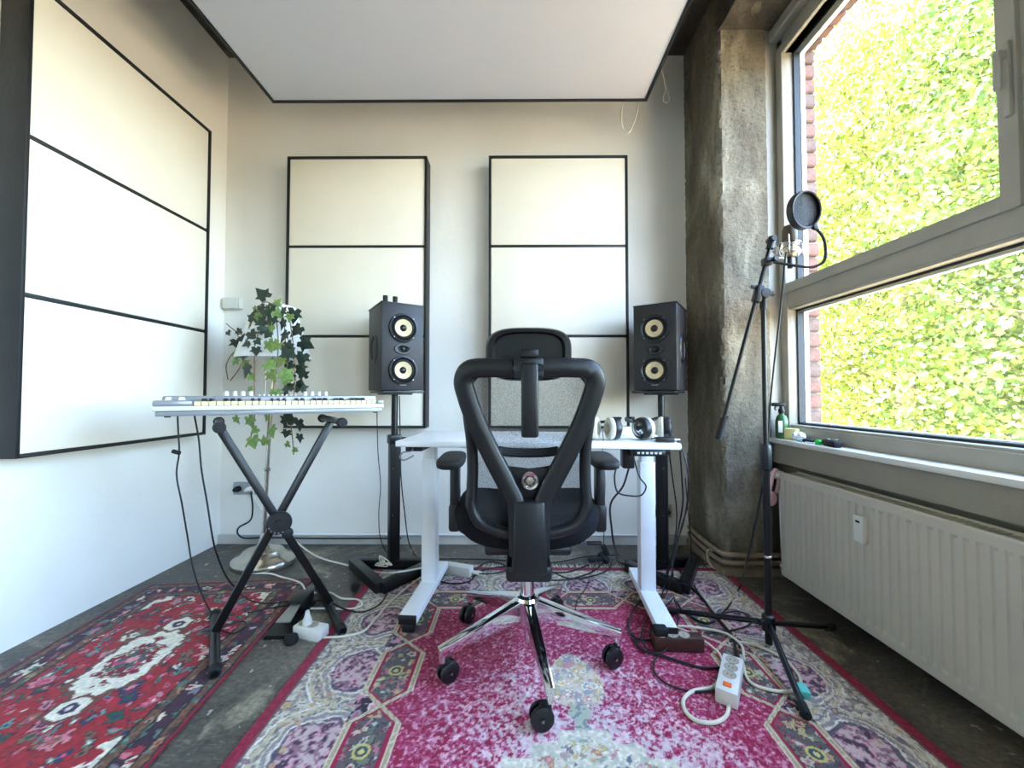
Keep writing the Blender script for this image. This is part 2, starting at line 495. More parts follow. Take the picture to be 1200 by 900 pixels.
def attr_mat(name, rough=0.95):
    m = bpy.data.materials.new(name); m.use_nodes = True
    n = m.node_tree.nodes; l = m.node_tree.links; p = n['Principled BSDF']
    at = n.new('ShaderNodeAttribute'); at.attribute_name = 'weave'
    tc = n.new('ShaderNodeTexCoord').outputs['Object']
    f = noise(n, l, tc, 420, 3)
    v = ramp(n, l, f.outputs['Fac'], [(0.3, (0.82,)*3), (0.7, (1.12,)*3)])
    l.new(mixc(n, l, 1.0, at.outputs['Color'], v.outputs[0], 'MULTIPLY'), p.inputs['Base Color'])
    p.inputs['Roughness'].default_value = rough; p.inputs['Specular IOR Level'].default_value = 0.15
    p.inputs['Sheen Weight'].default_value = 0.15
    bp = n.new('ShaderNodeBump'); bp.inputs['Strength'].default_value = 0.35; bp.inputs['Distance'].default_value = 0.004
    l.new(f.outputs['Fac'], bp.inputs['Height']); l.new(bp.outputs[0], p.inputs['Normal'])
    return m
MT['rug'] = attr_mat('woven_rug_pile')

# ================================================================== SETTING
XL, XR, YB, YN, ZC = -1.885, 1.46, 2.56, -3.5, 3.17
bm = B(); box(bm, ((XL+XR)/2, (YB+YN)/2, -0.05), (XR-XL+0.5, YB-YN+0.4, 0.1)); struct('floor', bm, MT['floor'])
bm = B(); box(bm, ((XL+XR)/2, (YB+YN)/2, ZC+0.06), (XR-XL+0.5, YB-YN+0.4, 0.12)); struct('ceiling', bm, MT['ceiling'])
bm = B(); box(bm, (XL-0.1, (YB+YN)/2, ZC/2), (0.2, YB-YN+0.4, ZC)); struct('wall_left', bm, MT['wall'])
bm = B(); box(bm, ((XL+XR)/2, YB+0.1, ZC/2), (XR-XL, 0.2, ZC)); struct('wall_back', bm, MT['wall'])
bm = B(); box(bm, ((XL+XR)/2, YN-0.1, ZC/2), (XR-XL, 0.2, ZC)); struct('wall_rear', bm, MT['wall'])
bm = B()
XO = 1.665
def wb(y0, y1, z0, z1, x0=1.46, x1=XO): box(bm, ((x0+x1)/2, (y0+y1)/2, (z0+z1)/2), (x1-x0, y1-y0, z1-z0))
wb(YN, 2.76, 0, 0.70)
wb(YN, 2.76, 2.88, ZC)
wb(2.19, 2.76, 0.70, 2.88)
wb(-0.60, -0.05, 0.70, 2.88)
wb(YN, -2.90, 0.70, 2.88)
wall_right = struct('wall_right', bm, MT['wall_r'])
# brick reveal outside the glass, jamb and soffit
brick_me = {}
def brick(c, s, k):
    key = (s, k)
    if key not in brick_me:
        b_ = B(); box(b_, (0, 0, 0), s, None, 0.006, 1); brick_me[key] = meshify('brick', b_, MT['brick_a' if k else 'brick_b'], False)
    o = bpy.data.objects.new('brick', brick_me[key]); COL.objects.link(o); o.parent = wall_right; o.location = c
    o.rotation_euler = (random.uniform(-.01, .01), 0, random.uniform(-.02, .02))
for i in range(25):
    z = 0.83 + i*0.083
    w = 0.115 if i % 2 else 0.085
    brick((1.663 - w/2, 2.183 + random.uniform(-.004, .003), z), (w, 0.03, 0.071), (i*7) % 3 > 0)
for i in range(28):
    brick((1.60, 2.14 - i*0.0765, 2.868 + random.uniform(-.003, .003)), (0.128, 0.064, 0.03), (i*7) % 3 > 0)
bm = B(); box(bm, (1.605, 2.1925, 1.8), (0.118, 0.012, 2.15)); obj('mortar_bed', bm, MT['mortar'], wall_right, smooth=False)

# concrete column with a chipped corner, beam above it
def rough_box(name, x0, x1, y0, y1, z0, z1, mt, amp=0.006, step=0.03):
    bm = B()
    nx, ny, nz = [max(2, int(round(v/step))) for v in (x1-x0, y1-y0, z1-z0)]
    vd = {}
    rs = np.random.RandomState(3)
    def v(i, j, k):
        if (i, j, k) not in vd:
            x, y, z = x0+(x1-x0)*i/nx, y0+(y1-y0)*j/ny, z0+(z1-z0)*k/nz
            e = (i in (0, nx)) + (j in (0, ny)) + (k in (0, nz))
            d = Vector((0, 0, 0))
            if i == 0: d.x += abs(rs.normal())*amp
            if j == 0: d.y += abs(rs.normal())*amp
            if i == 0 and j == 0:
                q = abs(rs.normal())*amp*1.8 + 0.004
                d.x += q; d.y += q
            if i == nx: d.x = 0
            vd[(i, j, k)] = bm.verts.new(Vector((x, y, z)) + d)
        return vd[(i, j, k)]
    for i in range(nx):
        for k in range(nz):
            bm.faces.new((v(i,0,k), v(i+1,0,k), v(i+1,0,k+1), v(i,0,k+1)))
            bm.faces.new((v(i,ny,k), v(i,ny,k+1), v(i+1,ny,k+1), v(i+1,ny,k)))
    for j in range(ny):
        for k in range(nz):
            bm.faces.new((v(0,j,k), v(0,j,k+1), v(0,j+1,k+1), v(0,j+1,k)))
            bm.faces.new((v(nx,j,k), v(nx,j+1,k), v(nx,j+1,k+1), v(nx,j,k+1)))
    for i in range(nx):
        for j in range(ny):
            bm.faces.new((v(i,j,0), v(i,j+1,0), v(i+1,j+1,0), v(i+1,j,0)))
            bm.faces.new((v(i,j,nz), v(i+1,j,nz), v(i+1,j+1,nz), v(i,j+1,nz)))
    o = struct(name, bm, mt, smooth=True)
    return o
column = rough_box('concrete_column', 1.105, 1.365, 2.13, 2.57, 0, ZC, MT['concrete'], amp=0.003, step=0.02)
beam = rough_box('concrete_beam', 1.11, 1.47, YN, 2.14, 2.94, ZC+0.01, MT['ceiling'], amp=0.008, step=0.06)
# broken patch of the beam's underside
bm = B()
rp_ = random.Random(4)
for k in range(9):
    g = bmesh.ops.create_icosphere(bm, subdivisions=2, radius=.03)['verts']
    for v in g: v.co *= rp_.uniform(.6, 1.3)
    bmesh.ops.transform(bm, matrix=T(1.19+rp_.uniform(-.03, .06), 1.75+k*.03+rp_.uniform(-.02, .02), 2.945) @ rotm('Z', rp_.random()*3) @ Matrix.Diagonal((1.3, .8, .45, 1)), verts=g)
obj('loose_plaster', bm, MT['concrete'], beam)
bm = B(); box(bm, (1.412, 2.185, 1.8), (0.10, 0.06, 2.35), None, 0.006); box(bm, (1.43, 1.06, 2.915), (0.06, 2.3, 0.06), None, 0.006)
struct('trim_1', bm, MT['frame'])
bm = B(); box(bm, (1.42, -0.4, 0.646), (0.075, 5.2, 0.112), None, 0.004); struct('trim_2', bm, MT['wall_r'])
# screw in the apron board
# baseboard of the back wall with its thin conduit
bm = B(); box(bm, (-0.39, 2.549, 0.03), (2.99, 0.022, 0.06), None, 0.005); bb = struct('baseboard_back', bm, MT['base'])
bm = B(); tube(bm, [(-1.75, 2.530, 0.068), (-0.4, 2.531, 0.067), (0.83, 2.530, 0.068)], 0.0065); obj('conduit', bm, MT['whitemetal'], bb)
bm = B(); tube(bm, [(1.105, 2.555, 0.072), (1.085, 2.35, 0.075), (1.088, 2.13, 0.075), (1.11, 2.108, 0.075), (1.40, 2.10, 0.075)], 0.013, 10)
obj('heating_pipe', bm, MT['pipe'], column)
bm = B(); tube(bm, [(1.105, 2.555, 0.112), (1.085, 2.35, 0.115), (1.088, 2.13, 0.115), (1.11, 2.108, 0.115), (1.40, 2.10, 0.115)], 0.013, 10)
obj('heating_pipe', bm, MT['pipe'], column)
bm = B(); box(bm, (1.095, 2.34, 0.022), (0.03, 0.44, 0.045), None, 0.006); box(bm, (1.25, 2.118, 0.022), (0.32, 0.03, 0.045), None, 0.006)
obj('skirting', bm, MT['pipe'], column)

# windows
def window(name, y0, y1, handle):
    w = bpy.data.objects.new(name, None); COL.objects.link(w); w['kind'] = 'structure'
    zb, zt = 0.715, 2.88
    ym = y0 + (y1-y0)*0.507
    def p(n, c, s, mt=MT['frame'], bev=0.006): return boxo(n, c, s, mt, w, bev)
    p('stile', (1.485, y1-0.04, (zb+zt)/2), (0.085, 0.085, zt-zb))
    p('stile', (1.485, y0+0.04, (zb+zt)/2), (0.085, 0.085, zt-zb))
    p('rail', (1.485, (y0+y1)/2, 2.83), (0.085, y1-y0, 0.10))
    p('rail', (1.485, (y0+y1)/2, 0.748), (0.085, y1-y0, 0.066))
    p('transom', (1.485, (y0+y1)/2, 1.46), (0.085, y1-y0-0.17, 0.10))
    p('mullion', (1.485, ym, 2.15), (0.085, 0.075, 1.28))
    # opening sashes above, each a frame of four lying proud of the main frame
    def sash(a, b_, c, d, pr, t=0.045, n='sash_frame'):
        bm = B()
        x = 1.475 - pr
        box(bm, (x, a+t/2, (c+d)/2), (0.075, t, d-c), None, 0.005); box(bm, (x, b_-t/2, (c+d)/2), (0.075, t, d-c), None, 0.005)
        box(bm, (x, (a+b_)/2, c+t/2), (0.0745, b_-a-2*t+.004, t), None, 0.005); box(bm, (x, (a+b_)/2, d-t/2), (0.0745, b_-a-2*t+.004, t), None, 0.005)
        f = obj(n, bm, MT['frame'], w)
        g = B(); q = t
        for ya, yb_, za, zb_ in ((a+q, a+q+.010, c+q, d-q), (b_-q-.010, b_-q, c+q, d-q), (a+q, b_-q, c+q, c+q+.010), (a+q, b_-q, d-q-.010, d-q)):
            box(g, (1.505, (ya+yb_)/2, (za+zb_)/2), (0.03, yb_-ya, zb_-za))
        obj('gasket', g, MT['gasket'], f, smooth=False)
        g = B(); box(g, (1.510, (a+b_)/2, (c+d)/2), (0.006, b_-a-2*q+.01, d-c-2*q+.01)); obj('glass_pane', g, MT['glass'], f, smooth=False)
        g = B()
        for ya, yb_, za, zb_ in ((a+q, a+q+.014, c+q, d-q), (b_-q-.014, b_-q, c+q, d-q), (a+q, b_-q, c+q, c+q+.014), (a+q, b_-q, d-q-.014, d-q)):
            box(g, (1.533, (ya+yb_)/2, (za+zb_)/2), (0.022, yb_-ya, zb_-za))
        obj('outer_bead', g, MT['alu'], f, smooth=False)
        return f
    f1 = sash(ym+0.035, y1-0.04, 1.485, 2.83, 0.008, 0.05)
    sash(y0+0.04, ym-0.035, 1.485, 2.83, 0.008, 0.05)
    sash(y0+0.055, y1-0.055, 0.765, 1.425, -0.012, 0.028, 'fixed_frame')
    if handle:
        bm = B()
        box(bm, (1.424, ym+0.052, 1.86), (0.018, 0.022, 0.22), None, 0.006); box(bm, (1.405, ym+0.052, 1.93), (0.03, 0.018, 0.024), None, 0.005)
        box(bm, (1.395, ym+0.052, 1.88), (0.014, 0.016, 0.11), None, 0.006)
        obj('handle', bm, MT['frame'], w)
    return w
w1 = window('window_1', -0.05, 2.19, True)
window('window_2', -2.90, -0.60, False)
bm = B(); box(bm, (1.415, -0.38, 0.709), (0.13, 5.10, 0.024), None, 0.006); obj('sill', bm, MT['sill'], w1)

# ================================================================== OUTSIDE
bm = B(); box(bm, (21, 5, -4.3), (38, 60, 0.2)); go = struct('ground', bm, MT['ground'])
def tree(loc, h, rad, nleaf, seed, label, mt, leaf=0.09, zc=0.42):
    t = thing('poplar_tree', label, 'tree', loc, 0, 'trees outside the window')
    rs = np.random.RandomState(seed)
    bm = B(); tube(bm, [(0,0,-0.1), (0.1,0.05,h*.3), (-0.05,0.1,h*.6), (0,0,h*.93)], 0.16, 10, 5)
    tr = obj('trunk', bm, MT['bark'], t)
    bm = B()
    nb = 46
    ends = []
    for i in range(nb):
        z = h*(0.10 + 0.8*i/nb); a = rs.rand()*2*PI
        f = 1 - abs((z/h - zc)/0.62)**2.2
        L = rad*max(0.25, f)*rs.uniform(.6, 1)
        e = Vector((math.cos(a)*L, math.sin(a)*L, z + L*rs.uniform(.2, .7)))
        ends.append((e, L))
        sweep(bm, spline([(0, 0, z), e*0.5 + Vector((0, 0, z*0.5 - 0.1)), e], 3), circ(0.028, 5), scale=lambda q: 1-.8*q)
    obj('branch', bm, MT['bark'], t)
    # leaves: real small blades, gathered in sprays
    ns = nleaf//28
    z = rs.beta(1.4, 1.25, ns)*0.98*h
    f = np.clip(1 - np.abs((z/h - zc)/0.62)**3.5, 0.06, 1)
    r = rad*f*np.sqrt(rs.uniform(0.10, 1.0, ns)); a = rs.rand(ns)*2*PI
    sp = np.stack([r*np.cos(a), r*np.sin(a), z], 1)
    P = np.repeat(sp, 28, 0)
    N = len(P)
    P = P + rs.normal(size=(N, 3))*np.array([.20, .20, .16])
    d1 = rs.normal(size=(N, 3)); d1[:, 2] -= 0.5; d1 /= np.linalg.norm(d1, axis=1)[:, None]
    d2 = np.cross(d1, rs.normal(size=(N, 3))); d2 /= np.linalg.norm(d2, axis=1)[:, None] + 1e-6
    s = leaf*rs.uniform(.6, 1.25, (N, 1))
    V = np.stack([P, P + d1*s*.55 + d2*s*.42, P + d1*s*1.15, P + d1*s*.55 - d2*s*.42], 1).reshape(-1, 3)
    me = bpy.data.meshes.new('foliage')
    me.vertices.add(4*N); me.vertices.foreach_set('co', V.ravel())
    me.loops.add(4*N); me.loops.foreach_set('vertex_index', np.arange(4*N))
    me.polygons.add(N); me.polygons.foreach_set('loop_start', np.arange(N)*4)
    me.update(); me.validate()
    me.materials.append(mt)
    o = obj('foliage', me, None, t); o['kind'] = 'stuff'
    return t
tree((8.8, 12.2, -4.2), 19.5, 3.0, 52000, 1, 'yellow green poplar seen through the left edge of the window', MT['tree_a'])
tree((8.5, 8.7, -4.2), 13.6, 2.7, 52000, 2, 'bright leafy poplar filling the middle of the window', MT['tree_a'])
tree((8.3, 5.6, -4.2), 13.9, 2.6, 52000, 3, 'tall poplar at the right edge of the window view', MT['tree_b'])
tree((15.5, 18.0, -4.2), 17, 4.2, 36000, 4, 'darker green tree standing behind the bright poplars', MT['tree_b'], 0.15)
tree((15.0, 12.0, -4.2), 16.5, 4.4, 36000, 5, 'rearmost green tree seen in the gaps between poplars', MT['tree_b'], 0.15)

# ================================================================== RUGS
def vnoise(x, y, s, seed):
    x = x/s; y = y/s
    xi = np.floor(x).astype(np.int64); yi = np.floor(y).astype(np.int64)
    fx = x-xi; fy = y-yi; fx = fx*fx*(3-2*fx); fy = fy*fy*(3-2*fy)
    def h(a, b):
        q = (a*374761393 + b*668265263 + seed*982451653) & 0x7fffffff
        q = ((q ^ (q >> 13))*1274126177) & 0x7fffffff
        return ((q ^ (q >> 16)) & 0xffff)/65535.0
    return (h(xi, yi)*(1-fx)+h(xi+1, yi)*fx)*(1-fy) + (h(xi, yi+1)*(1-fx)+h(xi+1, yi+1)*fx)*fy
def fbm(x, y, s, seed, o=3):
    t = 0; a = 1; w = 0
    for i in range(o):
        t = t + a*vnoise(x, y, s/2**i, seed+i*17); w += a; a *= .55
    return t/w
def hsh(a, b, k):
    q = (a*73856093 + b*19349663 + k*83492791) & 0x7fffffff
    q = ((q ^ (q >> 11))*1274126177) & 0x7fffffff
    return ((q ^ (q >> 15)) & 0xffff)/65535.0
def put(c, m, col):
    m = np.clip(m, 0, 1)[:, None]
    return c*(1-m) + np.array(col)*m
def motifs(c, x, y, cell, seed, pal, where, size=0.42, outline=None, aniso=1.0, petals=5):
    # scattered flowers and leaves, one per cell, drawn in two colours with a dark edge
    gx = np.floor(x/cell).astype(np.int64); gy = np.floor(y/(cell*aniso)).astype(np.int64)
    jit = (vnoise(x, y, cell*.16, seed+200)-.5)*.7
    best = np.full(x.shape, 9.0); bid = np.zeros((2,)+x.shape, np.int64); ang = np.zeros(x.shape)
    for i in (-1, 0, 1):
        for j in (-1, 0, 1):
            a, b = gx+i, gy+j
            px = (a+.5+(hsh(a, b, seed)-.5)*.8)*cell; py = (b+.5+(hsh(a, b, seed+1)-.5)*.8)*cell*aniso
            th = hsh(a, b, seed+2)*6.28; sz = (0.55+.75*hsh(a, b, seed+3))*cell*size
            dx, dy = x-px, (y-py)/aniso**.5
            u = (dx*np.cos(th)+dy*np.sin(th)); v = (-dx*np.sin(th)+dy*np.cos(th))*(1+1.2*hsh(a, b, seed+4))
            r = np.hypot(u, v)/sz*(1+.16*np.cos(petals*np.arctan2(v, u)) + jit)
            m = r < best
            best = np.where(m, r, best); bid[0] = np.where(m, a, bid[0]); bid[1] = np.where(m, b, bid[1])
    P = np.array(pal)
    k1 = (hsh(bid[0], bid[1], seed+5)*len(pal)).astype(int) % len(pal)
    k2 = (hsh(bid[0], bid[1], seed+6)*len(pal)).astype(int) % len(pal)
    w = where.astype(float)
    if outline is not None: c = put(c, (best < 1.16)*w, outline)
    m = ((best < 1)*w)[:, None]; c = c*(1-m) + P[k1]*m
    m = ((best < .48)*w)[:, None]; c = c*(1-m) + P[k2]*m
    return c

def rug_grid(name, W, xs, ys, fn, loc, rotz, label, thick=0.007):
    X, Y = np.meshgrid(xs, ys)
    n, m = X.shape
    x, y = X.ravel(), Y.ravel()
    col = np.clip(fn(x, y), 0, 255)/255.0
    lc = np.where(col <= .04045, col/12.92, ((col+.055)/1.055)**2.4)
    z = thick + 0.0008*vnoise(x, y, .02, 91)
    edge = np.zeros((n, m), bool); edge[0] = edge[-1] = True; edge[:, 0] = edge[:, -1] = True
    z = np.where(edge.ravel(), 0.0008, z)
    co = np.stack([x, y, z], 1)
    idx = np.arange(n*m).reshape(n, m)
    q = np.stack([idx[:-1, :-1], idx[:-1, 1:], idx[1:, 1:], idx[1:, :-1]], -1).reshape(-1, 4)
    me = bpy.data.meshes.new(name)
    me.vertices.add(n*m); me.vertices.foreach_set('co', co.ravel())
    me.loops.add(q.size); me.loops.foreach_set('vertex_index', q.ravel())
    me.polygons.add(len(q)); me.polygons.foreach_set('loop_start', np.arange(len(q))*4)
    me.update()
    a = me.color_attributes.new('weave', 'FLOAT_COLOR', 'POINT')
    a.data.foreach_set('color', np.concatenate([lc, np.ones((len(lc), 1))], 1).astype(np.float32).ravel())
    me.materials.append(MT['rug'])
    o = bpy.data.objects.new(name, me); COL.objects.link(o)
    o.location = loc; o.rotation_euler = (0, 0, rotz)
    return tag(o, label, 'rug')

def axis(a, b, fine0, fine1, f, c):
    v = [a]
    while v[-1] < b - 1e-6:
        s = f if fine0 <= v[-1] < fine1 else c
        v.append(min(b, v[-1]+s))
    v = [a] + [a+1e-4] + v[1:-1] + [b-1e-4, b]
    return np.array(v)

RH, RL = 0.94, 1.435           # half width, half length of the large rug
def rug_large(x, y):
    n1 = fbm(x, y, .10, 1); n2 = fbm(x, y, .03, 5); n3 = vnoise(x, y, .008, 9); n4 = fbm(x, y, .014, 13, 2)
    au, av = np.abs(x), np.abs(y)
    wob = (n2-.5)*.012
    du, dv = RH-au, RL-av
    d = np.minimum(du, dv)
    side = du < dv
    s = np.where(side, y, x)                      # along the border
    c = np.zeros((len(x), 3)) + np.array((192, 182, 162))
    # outer ground, pale greys
    c = put(c, (n4 > .52)*1.0, (152, 142, 132)); c = put(c, (n4 < .38)*1.0, (206, 197, 176))
    c = put(c, (n3 > .72)*.9, (104, 94, 98)); c = put(c, (n3 < .16)*.7, (220, 211, 190))
    # scallops: nested arcs along the border
    P = .3095
    ph = np.where(side, .5, 0.0)
    t = (s/P + ph) % 1.0 - .5
    rr = (np.hypot(t*P*.98, (d-.205)*1.12) + wob*1.6 + (n1-.5)*.05)/.74
    arc = (d > .04) & (d < .275)
    for r0, r1, cc in ((.216, .223, (224, 218, 206)), (.198, .210, (190, 174, 136)), (.182, .187, (118, 110, 114)), (.168, .175, (216, 202, 170)), (.152, .166, (142, 132, 134)), (.140, .146, (224, 218, 208))):
        c = put(c, ((rr > r0) & (rr < r1) & arc)*(.5+.5*(n3 > .4)), cc)
    ins = (rr < .137) & arc
    c = put(c, ins*1.0, (146, 104, 118)); c = put(c, (ins & (n4 > .55))*.9, (196, 176, 170)); c = put(c, (ins & (n4 < .38))*.9, (66, 48, 66))
    c = put(c, (ins & (rr > .118))*.8, (84, 76, 90)); c = put(c, (ins & (n3 > .78))*1.0, (196, 140, 150))
    c = motifs(c, x, y, .06, 31, [(166, 124, 128), (196, 186, 172), (120, 104, 116), (190, 156, 112)], arc & (rr > .09), .20, None)
    # dark ground with pink flowers just outside the chain
    dark = (d > .262 + wob*2) & (d < .36)
    c = put(c, dark*1.0, (54, 34, 50)); c = put(c, (dark & (n3 > .66))*.8, (120, 90, 110))
    c = motifs(c, x, y, .036, 47, [(196, 138, 150), (214, 190, 178), (170, 96, 116), (150, 140, 150)], dark, .46, (40, 26, 44))
    # field
    fld = d > .345
    e = np.sqrt((au/.66)**2 + (av/1.02)**2)
    c = put(c, fld*1.0, (146, 22, 62))
    curl = np.sin((n1*14 + n2*9)*2.2)
    curl2 = np.abs(n4-.5)
    worn = np.clip((0.99-e)*1.5, 0, 1)
    c = put(c, (fld & (curl2 < .05+.05*worn))*(.35+.5*worn), (206, 150, 168))
    c = put(c, (fld & (n3 > .70-.26*worn) & (curl > -.4))*(.55+.4*worn), (214, 176, 182))
    pat = .42*fbm(x, y, .15, 71, 3) + .58*fbm(x, y, .013, 75, 2)
    c = put(c, (fld & (pat + worn*.31 > .755))*np.clip(.25+worn*.8, 0, .9), (208, 190, 190))
    c = put(c, (fld & (n4 > .58) & (n3 > .4) & (worn > .15))*.7, (152, 34, 76))
    c = put(c, (fld & (n2 > .62) & (n3 > .35) & (worn > .45))*.5, (222, 208, 202))
    # pendant and medallion
    pv = (av-.585)/.125
    pend = (np.abs(pv) < 1) & (au < .085*np.sqrt(np.clip(1-pv**2, 0, 1))*(1.05-.35*pv)+wob)
    c = put(c, pend*1.0, (206, 190, 170)); c = motifs(c, x, y, .022, 61, [(206, 176, 104), (160, 166, 156), (196, 140, 140), (140, 146, 156), (226, 216, 192)], pend, .55, (170, 146, 120))
    knot = (np.hypot(x, av-.44) < .035+wob) | (np.hypot(x, av-.385) < .022)
    c = put(c, knot*1.0, (176, 180, 156)); c = put(c, (knot & (n3 > .62))*.8, (110, 120, 124))
    med = (au*.56 + av < .40 + .014*np.sin((au*.6-av)*70) + wob)
    c = put(c, med*1.0, (208, 200, 180)); c = put(c, (med & (n4 > .58))*.7, (174, 176, 160)); c = put(c, (med & (n3 > .75))*.8, (222, 214, 196))
    c = motifs(c, x, y, .028, 83, [(190, 116, 104), (200, 180, 110), (104, 116, 126), (150, 162, 140), (206, 196, 176), (190, 150, 150)], med & (au*.56+av < .365), .36, (150, 142, 130))
    # chain of cartouches
    P2 = .3095
    q = (s/P2 + ph) % 1.0
    q = np.minimum(q, 1-q)*P2                     # distance to the nearest crossing
    w = np.clip(q/.062, 0, 1)*.072
    dc = np.abs(d-.342)
    corner = (du < .47) & (dv < .47)
    line = (np.abs(dc-w) < .0105) & (d > .2)
    inside = (dc < w-.0105)
    c = put(c, inside*1.0, (148, 24, 60))
    c = put(c, (inside & (dc < w-.022))*1.0, (92, 82, 80))
    c = motifs(c, x, y, .030, 97, [(176, 160, 110), (112, 114, 96), (166, 112, 116), (84, 92, 100), (188, 178, 156), (140, 60, 80)], inside & (dc < w-.020), .50, (56, 48, 54))
    ce = np.hypot(np.minimum(np.abs(((s/P2+ph) % 1)-.5)*P2, 9), d-.342)
    c = put(c, (inside & (ce < .024))*1.0, (190, 176, 100)); c = put(c, (inside & (ce < .017))*1.0, (56, 74, 82)); c = put(c, (inside & (ce < .008))*1.0, (200, 184, 110))
    c = put(c, line*1.0, (120, 96, 70)); c = put(c, (line & (np.abs(dc-w) < .008))*1.0, (206, 194, 164)); c = put(c, (line & (np.abs(dc-w) < .005) & (n3 > .35))*.8, (160, 138, 108))
    # selvage band
    c = put(c, (d < .036)*1.0, (134, 18, 48)); c = put(c, ((d < .036) & (n3 > .6))*.4, (160, 34, 66))
    c = put(c, ((d > .036) & (d < .041))*.7, (80, 40, 50))
    return c*(0.93+.14*n3[:, None])
RCX, RCY = 0.193, 0.765
rug_a = rug_grid('oriental_rug', 1.88, axis(-RH, RH, -1, 1, .0036, .0036), axis(-RL, RL, .14, 9, .0036, .03), rug_large,
         (RCX, RCY, 0), 0, 'large faded crimson and cream oriental rug under the office chair')
# cotton fringe at the far end
bm = B()
for i in range(380):
    x = -RH + .008 + i*(2*RH-.016)/379 + random.uniform(-.003, .003)
    L = random.uniform(.02, .05); a = random.uniform(-.5, .5)
    cyl(bm, (x, RL-.006, .005), (x+math.sin(a)*L, RL+math.cos(a)*L, .003+random.random()*.006), .0022, .0012, 4, False)
fo = obj('fringe', bm, MT['fringe'], rug_a); fo['kind'] = 'stuff'

SW, SL = 0.385, 0.60
def rug_small(x, y):
    n2 = fbm(x, y, .03, 105); n3 = vnoise(x, y, .008, 109); n4 = fbm(x, y, .016, 113, 2)
    x = x + (n2-.5)*.014; y = y + (fbm(x, y, .03, 125)-.5)*.014
    au, av = np.abs(x), np.abs(y)
    d = np.minimum(SW-au, SL-av)
    c = np.zeros((len(x), 3)) + np.array((158, 22, 34))
    fld = d > .135
    c = put(c, (fld & (n4 > .58))*.5, (130, 18, 30)); c = put(c, (fld & (n4 < .36))*.4, (178, 40, 44))
    PAL = [(206, 120, 130), (222, 212, 190), (44, 48, 84), (92, 140, 130), (120, 92, 66), (60, 40, 46), (206, 74, 104), (104, 112, 104), (36, 80, 56)]
    c = motifs(c, x, y, .064, 7, PAL, fld, .36, (50, 24, 36), 1.2)
    c = motifs(c, x+.04, y+.03, .046, 17, PAL, fld & (n2 > .42), .28, (64, 24, 36), 1.2)
    # spandrels, cream
    sp = fld & ((SW-.135-au)*1.0 + (SL-.135-av)*.55 < .072 + .016*np.sin(av*90) + (n2-.5)*.05)
    c = put(c, sp*1.0, (222, 214, 194))
    c = motifs(c, x, y, .06, 57, [(196, 40, 84), (120, 92, 66), (150, 24, 40), (60, 44, 60)], sp, .34, (90, 60, 50))
    # brown halo, then the cream medallion
    hx = np.maximum(au/.100, au/.21 + av/.205)
    st = .05*np.sin(np.floor(av/.018)*2.1)
    c = put(c, (fld & (hx < 1.12+st))*1.0, (110, 66, 46)); c = put(c, (fld & (hx < 1.0+st))*1.0, (226, 218, 198))
    inn = hx < .62 + .12*np.sin(av*110) + (n2-.5)*.5
    c = put(c, (inn & (hx < .8) & (n4 > .5))*1.0, (126, 22, 34)); c = put(c, (inn & (hx < .8) & (n4 < .40))*1.0, (120, 88, 60))
    c = motifs(c, x, y, .035, 67, [(52, 44, 58), (206, 60, 110), (126, 22, 34), (110, 128, 116)], hx < .48, .42, (56, 40, 40))
    rc = np.hypot(x, y*.9)
    c = put(c, ((rc < .045) & (np.cos(6*np.arctan2(y, x)) > -.2))*1.0, (66, 84, 84)); c = put(c, (rc < .016)*1.0, (214, 140, 140))
    for sgn in (1,):
        pr = np.maximum(au/.042, np.abs(av-.222)/.040*.8 + au/.09)
        c = put(c, (pr < 1.25)*1.0, (110, 60, 44)); c = put(c, (pr < 1)*1.0, (226, 218, 198)); c = put(c, (pr < .5)*1.0, (60, 46, 74)); c = put(c, (pr < .2)*1.0, (206, 190, 180))
    # borders
    b1 = (d < .135)
    c = put(c, b1*1.0, (104, 70, 48)); c = put(c, (b1 & (n3 > .6))*.5, (130, 92, 62))
    c = motifs(c, x, y, .032, 77, [(80, 90, 70), (150, 60, 60), (160, 130, 96), (60, 44, 50), (54, 120, 110)], b1, .40, (70, 44, 36))
    b2 = (d > .045) & (d < .098)
    c = put(c, b2*1.0, (60, 26, 44)); c = motifs(c, x, y, .052, 87, [(206, 110, 120), (214, 200, 176), (150, 34, 54), (120, 112, 120), (70, 110, 90)], b2, .44, (40, 20, 34))
    for l0 in (.014, .045, .098, .133):
        c = put(c, (np.abs(d-l0) < .0035)*1.0, (44, 26, 30))
    c = put(c, (d < .011)*1.0, (120, 24, 38))
    return c*(0.9+.2*n3[:, None])
rug_grid('oriental_rug', .77, axis(-SW, SW, -1, 1, .004, .004), axis(-SL, SL, -9, 9, .004, .004), rug_small,
         (-1.36, 1.435, 0), 0.10, 'smaller red oriental rug with cream medallion beside the left wall', 0.006)

# ================================================================== ACOUSTIC PANELS
def acoustic_panel(label, loc, rotz, w, h, group='wall panels in black frames', dep=0.108, n=3):
    t = thing('acoustic_panel', label, 'acoustic panel', loc, rotz, group)
    f = 0.013
    for sx in (-1, 1): boxo('frame_side', (sx*(w/2-f/2), dep/2, h/2), (f, dep, h), MT['blackwood'], t, 0.0015)
    for z in (f/2, h-f/2): boxo('frame_rail', (0, dep/2, z), (w-2*f, dep, f), MT['blackwood'], t, 0.0015)
    bh = (h - 2*f - (n-1)*f)/n
    for i in range(n):
        boxo('fabric_board', (0, 0.05, f + bh/2 + i*(bh+f)), (w-2*f-.002, 0.088, bh-.002), MT['fabric'], t, 0.006)
        if i: boxo('crossbar', (0, 0.04, f/2 + i*(bh+f)), (w-2*f, 0.07, f), MT['blackwood'], t, 0.0015)
    boxo('backing_board', (0, dep-.006, h/2), (w-2*f, .008, h-2*f), MT['blackwood'], t)
    return t
